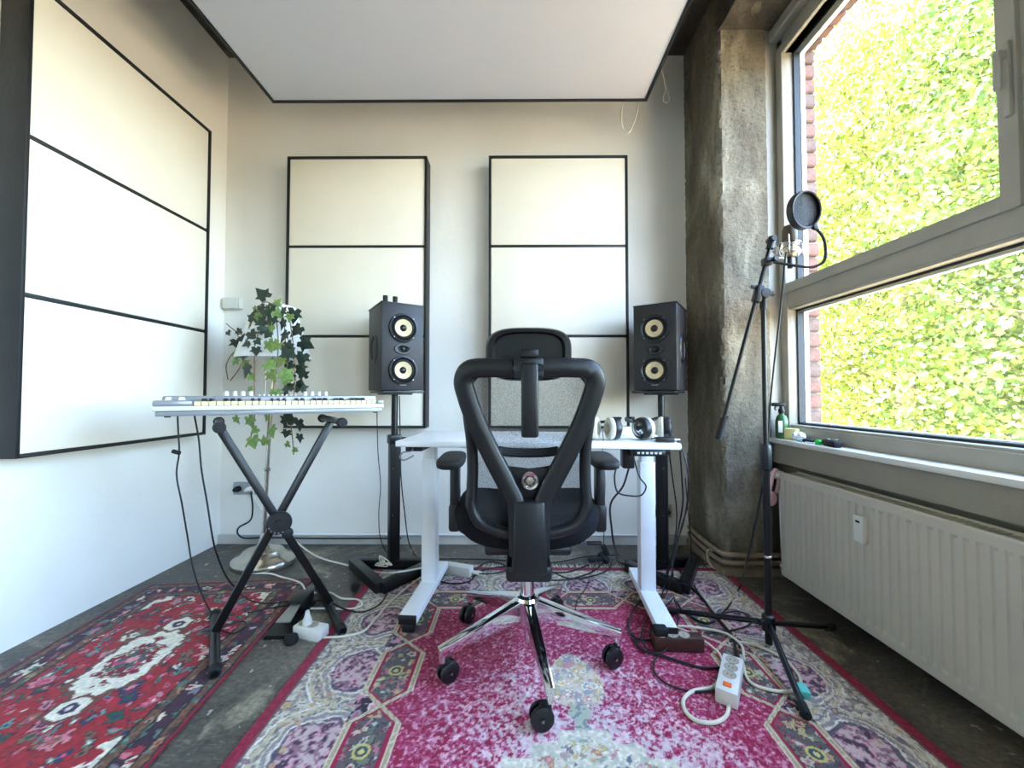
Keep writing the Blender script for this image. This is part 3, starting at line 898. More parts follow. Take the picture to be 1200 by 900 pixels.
acoustic_panel('tall three part white panel in black frame on the left wall', (-1.775, 1.849, 0.72), R(90), 0.874, 1.772)
acoustic_panel('white three part panel in black frame behind the trailing ivy', (-0.986, 2.45, 0.742), 0, 0.876, 1.70)
acoustic_panel('white three part panel in black frame behind the office chair', (0.272, 2.45, 0.742), 0, 0.866, 1.70)
t = thing('ceiling_panel', 'large white acoustic panel with thin black frame hung under the ceiling', 'acoustic panel', (-0.318, 1.0, 2.63))
cw, cl, ch = 2.155, 2.5, 0.075
for sx in (-1, 1): boxo('frame_side', (sx*(cw/2-.008), 0, ch/2), (.016, cl, ch), MT['blackwood'], t, .0015)
for sy in (-1, 1): boxo('frame_rail', (0, sy*(cl/2-.008), ch/2), (cw-.032, .016, ch), MT['blackwood'], t, .0015)
boxo('fabric_board', (0, 0, .036), (cw-.032, cl-.032, .06), MT['cloudfab'], t, .003)
for sx in (-.9, .9):
    for sy in (-1.1, 1.1):
        bm = B(); cyl(bm, (sx, sy, ch-.01), (sx, sy, ZC-2.63+.01), .003, n=6); obj('suspension_wire', bm, MT['steel'], t)
bm = B(); tube(bm, [(0.70, 2.40, ZC), (0.668, 2.40, 2.75), (0.655, 2.40, 2.68), (0.662, 2.40, 2.58), (0.690, 2.40, 2.548), (0.722, 2.40, 2.59), (0.748, 2.40, 2.67), (0.76, 2.40, 2.77), (0.78, 2.40, ZC)], .0048, 6)
tag(obj('cable_loop', bm, MT['cream']), 'long cream cord loop hanging down behind the ceiling panel', 'cord')
bm = B()
tube(bm, [(0.90, 2.45, ZC), (0.925, 2.45, 2.98), (0.945, 2.45, 2.88), (0.950, 2.45, 2.855)], .0045, 6)
tube(bm, [(0.950, 2.45, 2.855), (0.932, 2.45, 2.81), (0.934, 2.45, 2.785), (0.952, 2.45, 2.775), (0.970, 2.45, 2.79), (0.968, 2.45, 2.815), (0.952, 2.45, 2.855)], .0055, 6)
cyl(bm, (.949, 2.45, 2.85), (.948, 2.45, 2.875), .006, n=8)
tag(obj('cable_loop', bm, MT['whitecable']), 'short white cord ending in a small knotted loop by the column', 'cord')

# ================================================================== OFFICE CHAIR
ch = thing('office_chair', 'black mesh office chair with headrest and chrome star base on the large rug', 'office chair', (0.046, 1.468, 0.008))
def mir(half): return half + [(-x, y, z) for x, y, z in reversed(half)]
bm = B()
half = [(-.034, -.205, .44), (-.036, -.205, .53), (-.043, -.205, .60), (-.070, -.206, .66), (-.114, -.210, .745), (-.164, -.218, .851), (-.194, -.226, .935), (-.204, -.232, .985), (-.188, -.238, 1.016), (-.13, -.242, 1.024), (-.06, -.244, 1.024)]
sweep(bm, spline(mir(half), 6), rrect(.060, .034, .45), up=(0, 1, 0))
obj('back_spine', bm, MT['black'], ch, angle=60)
bm = B()
half = [(0, -.178, .492), (-.10, -.176, .502), (-.160, -.170, .528), (-.186, -.166, .577), (-.184, -.166, .64), (-.182, -.168, .70), (-.184, -.176, .78), (-.194, -.190, .88), (-.198, -.204, .97), (-.165, -.210, 1.012), (-.08, -.212, 1.018)]
loop = half + [(0, -.212, 1.018)] + [(-x, y, z) for x, y, z in reversed(half[1:])]
L = spline(loop, 5, True)
sweep(bm, L, rrect(.036, .026, .7), up=(0, 1, 0), closed=True)
obj('mesh_frame', bm, MT['black'], ch, angle=60)
bm = B()
hl = spline(half, 8)
hl = sorted([(p.z, -p.x, p.y) for p in hl if p.z > .494 and p.z < 1.016])
def hw(z):
    for (a, w0, y0), (b, w1, y1) in zip(hl, hl[1:]):
        if a <= z <= b:
            q = (z-a)/max(1e-6, b-a); return w0+(w1-w0)*q, y0+(y1-y0)*q
    return (hl[0][1], hl[0][2]) if z < hl[0][0] else (hl[-1][1], hl[-1][2])
rows = []
for k in range(25):
    z = .4945 + (1.0155-.4945)*k/24
    w_, y_ = hw(z)
    rows.append([bm.verts.new((w_*(j/8-1), y_ + .035*(1-(j/8-1)**2)*min(1, (z-.49)/.1, (1.02-z)/.1), z)) for j in range(17)])
for a, b in zip(rows, rows[1:]):
    for j in range(16): bm.faces.new((a[j], a[j+1], b[j+1], b[j]))
obj('back_mesh', bm, MT['backmesh'], ch, label='grey see-through woven back mesh')
bm = B()
tapbox(bm, [(-.056, -.238, .388), (.056, -.238, .388), (.05, -.13, .388), (-.05, -.13, .388), (-.050, -.226, .612), (.050, -.226, .612), (.045, -.17, .612), (-.045, -.17, .612)])
bmesh.ops.bevel(bm, geom=list(bm.edges), offset=.012, segments=3, affect='EDGES', profile=.5)
obj('spine_cover', bm, MT['black'], ch)
# lumbar support with chrome knob
bm = B()
sweep(bm, spline([(-.098, -.155, .758), (-.06, -.140, .750), (0, -.134, .747), (.06, -.140, .750), (.098, -.155, .758)], 6), rrect(.030, .018, .7), up=(0, 1, 0))
obj('lumbar_support', bm, MT['rubber'], ch)
bm = B()
top = [(-.094, .722), (-.05, .706), (0, .700), (.05, .706), (.094, .722)]
poly = [(-.046, .606), (.046, .606)] + list(reversed(top))
prism(bm, poly, .022, T(0, -.178, 0) @ rotm('X', R(90)))
bmesh.ops.bevel(bm, geom=list(bm.edges), offset=.004, segments=2, affect='EDGES', profile=.5)
obj('lumbar_mount', bm, MT['black'], ch)
bm = B()
lathe(bm, [(.016, .004), (.020, .010), (.026, .011), (.029, .006), (.029, -.006), (.016, -.006), (.016, .004)], T(.002, -.212, .672) @ rotm('X', R(90)), 24)
obj('lumbar_knob', bm, MT['chrome'], ch, label='chrome knob ring')
bm = B(); lathe(bm, [(0, .006), (.012, .005), (.016, -.002)], T(.002, -.212, .672) @ rotm('X', R(90)), 16)
for a in range(3): box(bm, (.002, -.217, .672), (.026, .006, .004), rotm('Y', R(60*a)), .001)
obj('knob_insert', bm, MT['oldchrome'], ch)
# headrest
bm = B()
m = T(0, -.175, 1.072) @ rotm('X', R(-82))
pil = B(); pillow(pil, (0, 0, 0), .140, .086, [(.78, -.006), (.84, -.024), (.95, -.026), (1.0, -.012), (1.0, .012), (.95, .030), (.80, .040), (.5, .045)], 56, 3.4, lambda x, y: 0.9*x*x)
bmesh.ops.transform(pil, matrix=rotm('X', R(-90)) , verts=pil.verts)
bmesh.ops.transform(pil, matrix=T(0, -.175, 1.072) @ rotm('X', R(6)) , verts=pil.verts)
hr = obj('headrest', pil, MT['black'], ch, angle=50); bm.free()
bm = B()
box(bm, (0, -.222, 1.035), (.05, .05, .07), None, .006); box(bm, (0, -.262, 1.066), (.054, .034, .026), None, .006)
obj('headrest_bracket', bm, MT['black'], ch)
bm = B(); box(bm, (-.004, -.260, 1.022), (.094, .026, .066), None, .010); obj('headrest_clamp', bm, MT['black'], ch)
for s in (-1, 1):
    bm = B(); lathe(bm, [(.0, .0006), (.009, .0005), (.011, .002), (.013, .0015), (.0135, -.004)], T(-.004+s*.034, -.2732, 1.022) @ rotm('X', R(90)), 16); obj('clamp_hole', bm, MT['rubber'], ch)
bm = B(); box(bm, (0, -.266, .925), (.052, .022, .225), None, .008, 3); obj('headrest_stem', bm, MT['black'], ch)
# seat
bm = B(); pillow(bm, (0, .085, 0), .262, .245, [(.72, .418), (.88, .424), (.97, .446), (1.0, .48), (.99, .508), (.94, .527), (.80, .536), (.4, .538)], 64, 3.6, lambda x, y: .03*abs(x/.26)**2*1.0 - .02*max(0, y/.24)**3)
obj('seat', bm, MT['cushion'], ch, angle=70)
bm = B(); box(bm, (0, .07, .405), (.30, .32, .035), None, .012); obj('seat_pan', bm, MT['black'], ch)
bm = B(); box(bm, (0, -.03, .365), (.15, .30, .055), None, .014); obj('tilt_mechanism', bm, MT['black'], ch)
bm = B(); tube(bm, [(.07, .06, .37), (.16, .07, .375), (.24, .08, .372)], .006); box(bm, (.26, .082, .371), (.06, .02, .012), None, .004); obj('height_lever', bm, MT['black'], ch)
for s in (-1, 1):
    ar = thing('armrest', '', '', (0, 0, 0)); ar.parent = ch
    for k_ in ('label', 'category'): del ar[k_]
    pil = B(); pillow(pil, (s*.275, -.005, 0), .048, .115, [(.80, .683), (.95, .689), (1, .700), (.98, .710), (.88, .715), (.5, .717)], 40, 3.2, lambda x, y: .008*max(0, y/.12))
    obj('arm_pad', pil, MT['rubber'], ar, angle=60)
    bm = B(); box(bm, (s*.262, -.01, .575), (.034, .052, .25), None, .010); obj('arm_post', bm, MT['black'], ar)
    bm = B(); box(bm, (s*.262, -.01, .50), (.042, .06, .10), None, .012); tube(bm, [(s*.258, .02, .465), (s*.235, .06, .425), (s*.19, .08, .408), (s*.12, .08, .405)], .014, 10); obj('arm_bracket', bm, MT['black'], ar)
# gas lift and base
bm = B(); cyl(bm, (0, 0, .26), (0, 0, .35), .014, n=20); obj('piston', bm, MT['steel'], ch)
bm = B(); lathe(bm, [(.0, .05), (.012, .05), (.014, .11), (.024, .115), (.0255, .29), (.0, .29)], n=28); obj('gas_lift', bm, MT['chrome'], ch)
bm = B(); lathe(bm, [(.0, .306), (.020, .306), (.026, .300), (.0265, .286), (.0, .286)], n=24); obj('lift_collar', bm, MT['rubber'], ch)
bm = B(); lathe(bm, [(.028, .118), (.040, .124), (.043, .19), (.046, .203), (.040, .214), (.028, .217), (.0262, .20), (.0262, .12), (.028, .118)], n=32); obj('base_hub', bm, MT['chrome'], ch)
cang = [62.8, 136.0, 207.8, 279.4, 350.8]
wdir = [232, 240, 40, 188, 203]
for a, wd in zip(cang, wdir):
    bm = B()
    m = rotm('Z', R(a))
    v8 = [(.036, -.017, .135), (.330, -.011, .092), (.330, .011, .092), (.036, .017, .135), (.036, -.021, .206), (.332, -.014, .118), (.332, .014, .118), (.036, .021, .206)]
    tapbox(bm, [m @ Vector(p) for p in v8])
    bmesh.ops.bevel(bm, geom=list(bm.edges), offset=.004, segments=2, affect='EDGES', profile=.5)
    obj('base_arm', bm, MT['chrome'], ch)
    e = m @ Vector((.318, 0, 0))
    c = bpy.data.objects.new('caster', None); COL.objects.link(c); c.parent = ch; c.location = (e.x, e.y, 0); c.rotation_euler = (0, 0, R(wd))
    bm = B(); cyl(bm, (0, 0, .070), (0, 0, .106), .0105, n=14); obj('caster_pin', bm, MT['chrome'], c)
    bm = B(); box(bm, (.004, 0, .062), (.022, .016, .03), None, .005); box(bm, (.014, 0, .045), (.03, .012, .05), None, .004); obj('caster_fork', bm, MT['black'], c)
    for s in (-1, 1):
        bm = B(); lathe(bm, [(.0, .010), (.006, .010), (.007, .006), (.026, .0075), (.033, .004), (.0345, -.003), (.033, -.008), (.0, -.008)], T(.022, s*.014, .0345) @ rotm('X', R(-90*s)), 28); obj('wheel', bm, MT['black'], c)
        bm = B(); lathe(bm, [(0, .0118), (.004, .0114), (.0048, .009)], T(.022, s*.014, .0345) @ rotm('X', R(-90*s)), 12); obj('axle_cap', bm, MT['steel'], c)

# ================================================================== DESK
dk = thing('desk', 'white height adjustable desk with T shaped legs in front of the speakers', 'desk', (0.095, 1.81, 0.008), R(-4.3))
bm = B(); box(bm, (0, 0, .741), (1.13, .46, .024), None, .004); obj('desktop', bm, MT['deskwhite'], dk)
bm = B(); box(bm, (0, .03, .712), (.98, .045, .034), None, .003); box(bm, (0, .13, .712), (.98, .03, .034), None, .003); obj('crossbeam', bm, MT['whitemetal'], dk)
for s in (-1, 1):
    x = s*.498
    bm = B(); box(bm, (x, .05, .34), (.066, .066, .60), None, .004); obj('leg', bm, MT['whitemetal'], dk)
    bm = B(); box(bm, (x, .05, .665), (.054, .054, .085), None, .003); obj('leg_extension', bm, MT['whitemetal'], dk)
    bm = B(); box(bm, (x, .0, .056), (.074, .52, .034), None, .004); obj('foot', bm, MT['whitemetal'], dk)
    bm = B(); box(bm, (x, 0, .718), (.07, .40, .022), None, .003); obj('top_bracket', bm, MT['blacksteel'], dk)
    for e in (-1, 1):
        bm = B(); box(bm, (x, e*.2615, .056), (.072, .008, .036), None, .003); obj('end_cap', bm, MT['black'], dk)
        bm = B(); lathe(bm, [(0, 0), (.020, 0), (.022, .006), (.020, .022), (.010, .026), (.010, .042), (0, .042)], T(x, e*.225, 0), 20); box(bm, (x, e*.245, .020), (.05, .03, .034), None, .008); obj('levelling_foot', bm, MT['black'], dk)
bm = B(); box(bm, (.445, -.19, .714), (.125, .06, .026), None, .005); cp = obj('control_panel', bm, MT['black'], dk, label='black control panel with pale buttons')
for i in range(6):
    bm = B(); box(bm, (.405+i*.0165, -.2205, .714), (.010, .002, .008), None, .0008); obj('button', bm, MT['led'], cp)
bm = B(); box(bm, (.382, -.12, .684), (.05, .06, .090), None, .008); obj('control_box', bm, MT['black'], dk)
bm = B(); tube(bm, [(-.50, -.20, .73), (-.50, -.215, .712), (-.535, -.228, .705), (-.545, -.228, .685), (-.53, -.228, .675), (-.50, -.225, .688), (-.49, -.222, .694)], .003, 6); obj('cable_hook', bm, MT['steel'], dk, label='thin bare metal hook')

# ================================================================== SPEAKERS AND STANDS
def speaker(label, loc, rotz, outer):
    t = thing('studio_speaker', label, 'speaker', loc, rotz, 'pair of black studio speakers')
    w, d, h = .225, .285, .46
    bm = B(); box(bm, (0, 0, h/2), (w, d, h), None, .005); obj('cabinet', bm, MT['speaker'], t)
    boxo('top_cap', (0, .004, h+.003), (w+.006, d+.004, .008), MT['black'], t, .002)
    for z in (.722*h, .232*h):
        m = T(0, -d/2, z) @ rotm('X', R(90))
        bm = B(); lathe(bm, [(.058, .004), (.062, .010), (.068, .014), (.076, .012), (.078, .004), (.078, -.004)], m, 40); wr = obj('woofer_ring', bm, MT['black'], t)
        bm = B(); lathe(bm, [(.060, .005), (.056, .010), (.051, .0115), (.046, .0085)], m, 40); obj('surround', bm, MT['rubber'], wr)
        bm = B(); lathe(bm, [(.047, .0085), (.040, .0065), (.028, .0035), (.018, .0015)], m, 40); obj('cone', bm, MT['cone'], wr, label='tan woven speaker cone')
        bm = B(); lathe(bm, [(.0185, .0018), (.014, .0075), (.007, .0105), (0, .0115)], m, 24); obj('dust_cap', bm, MT['black'], wr)
        for a in range(4):
            bm = B(); q = R(45+90*a); lathe(bm, [(0, .016), (.003, .0155), (.0035, .010)], m @ T(.072*math.cos(q), .072*math.sin(q), 0), 8); obj('screw', bm, MT['steel'], wr)
    m = T(0, -d/2, .478*h) @ rotm('X', R(90))
    bm = B(); lathe(bm, [(.016, .002), (.024, .008), (.036, .008), (.038, .003), (.038, -.003)], m, 36, 1.28, .78); tw = obj('tweeter_plate', bm, MT['black'], t)
    bm = B(); lathe(bm, [(.0235, .008), (.018, .003), (.012, .001), (.0115, .004), (.006, .007), (0, .008)], m, 24); obj('tweeter_dome', bm, MT['darkmetal'], tw, label='dark metal tweeter dome')
    boxo('nameplate', (0, -d/2-.001, .030), (.032, .003, .006), MT['whiteplastic'], t, .0008)
    bm = B(); lathe(bm, [(0, -.004), (.052, -.004), (.058, .004), (.066, .006), (.072, .001), (.072, -.004)], T(outer*w/2, .01, .50*h) @ rotm('Y', R(90*outer)), 36, 1.15, 1); obj('side_radiator', bm, MT['blacksteel'], t)
    return t
speaker('black twin-cone studio speaker standing left behind the keyboard', (-0.672, 2.235, 0.972), R(33), -1)
speaker('black twin-cone studio speaker on the stand beside the concrete column', (0.828, 2.255, 0.972), R(-33), 1)
for x, y in ((-.706, 2.16), (-.660, 2.185)):
    bm = B(); lathe(bm, [(0, 0), (.013, 0), (.0135, .046), (.012, .050), (0, .050)], T(x, y, 1.440), 16)
    tag(obj('rubber_cylinder', bm, MT['rubber']), 'short black rubber cylinder, %s of two on top of the left speaker' % ('left' if x < -.68 else 'right'), 'isolation foot', 'rubber cylinders on the speaker')
def spstand(label, px, py, corners, rot):
    t = thing('speaker_stand', label, 'speaker stand', (px, py, 0), 0, 'pair of black speaker stands')
    def bar(n, a, b, w=.05, h=.05, z=.033):
        bm = B(); a, b = Vector(a), Vector(b); dd = (b-a); L_ = dd.length
        box(bm, (0, 0, 0), (L_, w, h), None, .004)
        bmesh.ops.transform(bm, matrix=T((a.x+b.x)/2, (a.y+b.y)/2, z) @ rotm('Z', math.atan2(dd.y, dd.x)), verts=bm.verts); return obj(n, bm, MT['blacksteel'], t)
    c = [(x-px, y-py) for x, y in corners]
    for i in range(3): bar('base_bar', (*c[i], 0), (*c[(i+1) % 3], 0), z=.0335 + i*.0004)
    bm = B(); box(bm, (0, 0, .375), (.054, .054, .66), rotm('Z', rot), .003); obj('outer_pole', bm, MT['blacksteel'], t)
    bm = B(); box(bm, (0, 0, .705), (.066, .066, .05), rotm('Z', rot), .006); cyl(bm, (.03, 0, .705), (.065, 0, .705), .012, n=12); obj('clamp_collar', bm, MT['black'], t)
    bm = B(); cyl(bm, (0, 0, .70), (0, 0, .955), .0175, n=18); obj('inner_pole', bm, MT['blacksteel'], t)
    for z in (.30, .55):
        bm = B(); cyl(bm, (0, -.027, z), (0, -.031, z), .005, n=10); obj('bolt', bm, MT['steel'], t)
    bm = B(); box(bm, (0, 0, .952), (.15, .15, .008), rotm('Z', rot), .002); obj('mounting_plate', bm, MT['blacksteel'], t)
    bm = B(); box(bm, (0, .035, .963), (.225, .27, .012), rotm('Z', rot), .003); obj('top_plate', bm, MT['black'], t)
spstand('black steel speaker stand with triangular base left of the desk', -.658, 2.185, [(-.88, 2.19), (-.435, 2.19), (-.635, 1.91)], R(33))
spstand('black steel speaker stand with triangular base by the concrete column', .805, 2.195, [(.60, 2.16), (.995, 2.235), (.80, 1.915)], R(-33))

# ================================================================== KEYBOARD AND STAND
ks = thing('keyboard_stand', 'black folding X frame stand under the silver keyboard', 'keyboard stand', (-.97, 1.64, 0.004), R(36.9))
for s in (-1, 1):
    a, b = Vector((-s*.2, s*.016, .045)), Vector((s*.2, s*.016, .822))
    bm = B(); dd = b-a; box(bm, (0, 0, 0), (.024, .030, dd.length), None, .004)
    bmesh.ops.transform(bm, matrix=T(*((a+b)/2)) @ dd.to_track_quat('Z', 'Y').to_matrix().to_4x4(), verts=bm.verts); obj('leg', bm, MT['blacksteel'], ks)
    bm = B(); cyl(bm, (s*.2, -.215, .021), (s*.2, .215, .021), .0165, n=18); fb = obj('foot_bar', bm, MT['blacksteel'], ks)
    for e in (-1, 1):
        bm = B(); lathe(bm, [(.012, .012), (.019, .010), (.0195, -.02), (.0165, -.022)], T(s*.2, e*.215, .0205) @ rotm('X', R(-90*e)), 18); obj('end_cap', bm, MT['rubber'], fb)
    bm = B(); cyl(bm, (s*.2, -.19, .835), (s*.2, .19, .835), .014, n=16); sb = obj('support_bar', bm, MT['blacksteel'], ks)
    for e in (-1, 1):
        bm = B(); lathe(bm, [(0, .014), (.017, .012), (.020, .004), (.020, -.012), (.014, -.014)], T(s*.2, e*.19, .832) @ rotm('X', R(-90*e)), 18); obj('end_cap', bm, MT['rubber'], sb)
bm = B(); lathe(bm, [(0, .012), (.040, .012), (.046, .006), (.046, -.008), (0, -.008)], T(0, -.045, .432) @ rotm('X', R(90)), 28); obj('locking_disc', bm, MT['black'], ks)
bm = B(); cyl(bm, (0, -.065, .432), (0, .05, .432), .016, n=14); lathe(bm, [(0, .016), (.018, .014), (.022, 0), (.018, -.006)], T(.03, -.045, .385) @ rotm('X', R(90)), 16); obj('release_knob', bm, MT['black'], ks)
for i in range(5):
    bm = B(); q = R(200+i*22); cyl(bm, (.038*math.cos(q), -.0565, .432+.038*math.sin(q)), (.038*math.cos(q), -.0585, .432+.038*math.sin(q)), .0035, n=8); obj('disc_notch', bm, MT['steel'], ks)

kb = thing('keyboard', 'silver and white midi keyboard with ivory keys on the X stand', 'keyboard', (-1.228, 1.517, 0.868), R(32))
bm = B(); box(bm, (.2965, .125, .010), (.815, .255, .020), None, .004); obj('base_shell', bm, MT['silver'], kb)
bm = B(); box(bm, (.2965, .125, .029), (.83, .272, .019), None, .005); obj('body', bm, MT['whiteplastic'], kb)
bm = B(); box(bm, (.2965, .205, .056), (.83, .112, .040), None, .008); box(bm, (-.060, .07, .048), (.116, .165, .024), None, .008); box(bm, (.696, .07, .046), (.030, .165, .018), None, .005); obj('control_deck', bm, MT['silver'], kb)
bm = B(); box(bm, (.341, .075, .0395), (.686, .146, .009)); obj('key_gap_shade', bm, MT['black'], kb)  # black slab added under the keys to stand in for shade in the gaps
for i in range(29):
    bm = None
    if i == 0:
        b_ = B(); box(b_, (0, 0, 0), (.0213, .145, .016), None, .0015, 1); wk = meshify('white_key', b_, MT['key'])
    o = obj('white_key', wk, None, kb, (.0118+i*.0235, .072, .047))
kk = None
for i in range(28):
    if i % 7 in (0, 1, 3, 4, 5):
        if kk is None:
            b_ = B(); box(b_, (0, 0, 0), (.011, .09, .012), None, .002, 1); kk = meshify('black_key', b_, MT['black'])
        obj('black_key', kk, None, kb, (.0235+i*.0235, .100, .060))
kn = None
for x in (.0886, .1186, .1486, .1786, .395, .425, .455, .485):
    if kn is None:
        b_ = B(); lathe(b_, [(0, .020), (.007, .020), (.0082, .017), (.0095, 0), (0, 0)], n=16); kn = meshify('knob', b_, MT['whiteplastic'])
    obj('knob', kn, None, kb, (x, .205, .076))
for i in range(9):
    bm = B(); box(bm, (.21+i*.018, .205, .0785), (.008, .022, .008), None, .002); obj('slider', bm, MT['whiteplastic'], kb)
for x in (-.085, -.045):
    bm = B(); lathe(bm, [(0, .009), (.020, .009), (.023, .006), (.023, -.006), (.020, -.009), (0, -.009)], T(x, .075, .050) @ rotm('Y', R(90)), 24); obj('pitch_wheel', bm, MT['whiteplastic'], kb)
for x in (-.08, .68):
    for y in (.03, .22):
        bm = B(); cyl(bm, (x, y, -.005), (x, y, .001), .010, n=12); obj('rubber_foot', bm, MT['rubber'], kb)

# ================================================================== LAMP AND IVY
lp = thing('floor_lamp', 'chrome floor lamp with oval base and white shade in the back corner', 'floor lamp', (-1.402, 2.24, 0))
bm = B(); lathe(bm, [(0, 0), (.166, 0), (.171, .012), (.168, .032), (.152, .048), (.124, .058), (.116, .066), (.104, .084), (.072, .096), (.046, .102), (.030, .116), (.020, .15), (.014, .18), (0, .18)], None, 48, 1.0, .78)
obj('base', bm, MT['oldchrome'], lp)
bm = B(); tube(bm, [(0, 0, .10), (.012, 0, .5), (.036, 0, 1.10), (.044, 0, 1.30)], .011, 12); obj('pole', bm, MT['oldchrome'], lp)
bm = B(); lathe(bm, [(.016, 0), (.018, .01), (.013, .02)], T(.013, 0, .52), 16); obj('pole_joint', bm, MT['oldchrome'], lp)
bm = B()
lathe(bm, [(.188, 1.150), (.190, 1.150), (.190, 1.158), (.104, 1.445), (.100, 1.448), (.098, 1.444), (.184, 1.158), (.188, 1.150)], T(.044, 0, 0), 48)
obj('shade', bm, MT['shade'], lp, angle=60)
bm = B()
for a in range(3): cyl(bm, (.044, 0, 1.30), (.044+.112*math.cos(R(120*a+20)), .112*math.sin(R(120*a+20)), 1.40), .0025, n=6)
lathe(bm, [(0, 1.28), (.022, 1.28), (.022, 1.33), (0, 1.33)], T(.044, 0, 0), 14); obj('shade_carrier', bm, MT['steel'], lp)
bm = B(); tube(bm, [(.02, -.03, 1.28), (.018, -.035, 1.1), (.018, -.035, .93)], .003, 6); obj('pull_cord', bm, MT['whitecable'], lp)

IVY = [(-1.333,2.103,1.474,0.073,'d'),(-1.266,2.099,1.432,0.044,'l'),(-1.377,2.102,1.401,0.049,'m'),(-1.348,2.099,1.414,0.049,'d'),(-1.309,2.095,1.417,0.048,'m'),(-1.292,2.09,1.403,0.044,'d'),(-1.384,2.094,1.349,0.063,'d'),(-1.317,2.074,1.336,0.058,'d'),(-1.292,2.083,1.378,0.053,'d'),(-1.271,2.072,1.345,0.058,'d'),(-1.257,2.085,1.383,0.053,'l'),(-1.227,2.088,1.384,0.048,'d'),(-1.174,2.107,1.388,0.073,'d'),(-1.213,2.074,1.331,0.058,'d'),(-1.267,2.06,1.302,0.067,'l'),(-1.145,2.098,1.3,0.073,'d'),(-1.387,2.08,1.27,0.063,'d'),(-1.322,2.062,1.285,0.048,'d'),(-1.274,2.05,1.269,0.043,'d'),(-1.391,2.074,1.224,0.053,'d'),(-1.19,2.058,1.266,0.067,'d'),(-1.172,2.044,1.211,0.057,'d'),(-1.124,2.102,1.227,0.078,'d'),(-1.263,2.033,1.214,0.066,'l'),(-1.214,2.032,1.209,0.061,'m'),(-1.338,2.053,1.23,0.043,'d'),(-1.334,2.042,1.184,0.047,'d'),(-1.589,2.19,1.296,0.035,'d'),(-1.504,2.149,1.294,0.04,'d'),(-1.52,2.161,1.24,0.06,'d'),(-1.401,2.075,1.202,0.043,'l'),(-1.418,2.081,1.171,0.058,'d'),(-1.501,2.142,1.173,0.059,'l'),(-1.526,2.166,1.124,0.04,'l'),(-1.422,2.082,1.112,0.048,'m'),(-1.391,2.063,1.089,0.072,'d'),(-1.157,2.028,1.147,0.075,'d'),(-1.115,2.087,1.153,0.068,'d'),(-1.252,2.012,1.107,0.07,'l'),(-1.185,2.015,1.125,0.051,'m'),(-1.144,2.037,1.104,0.047,'d'),(-1.119,2.072,1.094,0.062,'d'),(-1.237,2.01,1.055,0.056,'m'),(-1.173,2.019,1.055,0.07,'l'),(-1.141,2.039,1.047,0.047,'d'),(-1.113,2.087,1.05,0.063,'d'),(-1.369,2.052,1.044,0.043,'l'),(-1.162,2.024,1.012,0.047,'l'),(-1.368,2.052,0.982,0.038,'l'),(-1.155,2.028,0.977,0.066,'d'),(-1.118,2.072,0.978,0.067,'d'),(-1.21,2.01,0.964,0.051,'l'),(-1.122,2.063,1.0,0.043,'d'),(-1.521,2.166,0.821,0.045,'l'),(-1.372,2.055,0.823,0.067,'l'),(-1.253,2.013,0.839,0.042,'l'),(-1.32,2.032,0.772,0.042,'l'),(-1.344,2.042,0.719,0.066,'l'),(-1.228,2.01,0.774,0.065,'l'),(-1.26,2.014,0.705,0.051,'l'),(-1.156,2.026,0.816,0.066,'d'),(-1.119,2.063,0.809,0.067,'d'),(-1.158,2.024,0.76,0.042,'d'),(-1.116,2.067,0.734,0.048,'d'),(-1.157,2.024,0.7,0.033,'m'),(-1.13,2.045,0.667,0.028,'m'),(-1.153,2.043,1.18,0.047,'d'),(-1.189,2.093,1.367,0.044,'m'),(-1.354,2.089,1.366,0.048,'m'),(-1.437,2.1,1.241,0.044,'d')]
IVY_STEMS = [[(-1.285,2.115,1.431),(-1.344,2.121,1.446),(-1.387,2.117,1.399),(-1.413,2.11,1.325),(-1.429,2.103,1.232),(-1.446,2.104,1.119),(-1.566,2.185,1.026)],[(-1.295,2.117,1.436),(-1.347,2.112,1.407),(-1.345,2.084,1.297),(-1.354,2.066,1.205),(-1.348,2.053,1.092),(-1.346,2.053,0.96),(-1.344,2.053,0.828),(-1.367,2.063,0.73),(-1.407,2.085,0.674)],[(-1.285,2.115,1.431),(-1.259,2.09,1.343),(-1.227,2.054,1.226),(-1.219,2.029,1.091),(-1.234,2.028,0.982),(-1.25,2.029,0.873),(-1.258,2.03,0.764),(-1.266,2.031,0.699)],[(-1.276,2.116,1.431),(-1.219,2.113,1.398),(-1.182,2.092,1.298),(-1.153,2.066,1.182),(-1.143,2.06,1.048),(-1.144,2.058,0.916),(-1.152,2.05,0.806),(-1.145,2.055,0.718),(-1.14,2.058,0.639)],[(-1.286,2.117,1.436),(-1.228,2.098,1.359),(-1.2,2.068,1.25),(-1.173,2.041,1.136),(-1.165,2.044,1.004),(-1.169,2.041,0.872),(-1.165,2.042,0.785)],[(-1.402,2.113,1.362),(-1.422,2.104,1.269),(-1.499,2.15,1.285),(-1.569,2.195,1.316),(-1.605,2.197,1.345)],[(-1.415,2.107,1.301),(-1.455,2.115,1.211),(-1.56,2.185,1.172),(-1.591,2.185,1.111),(-1.58,2.185,1.031)]]

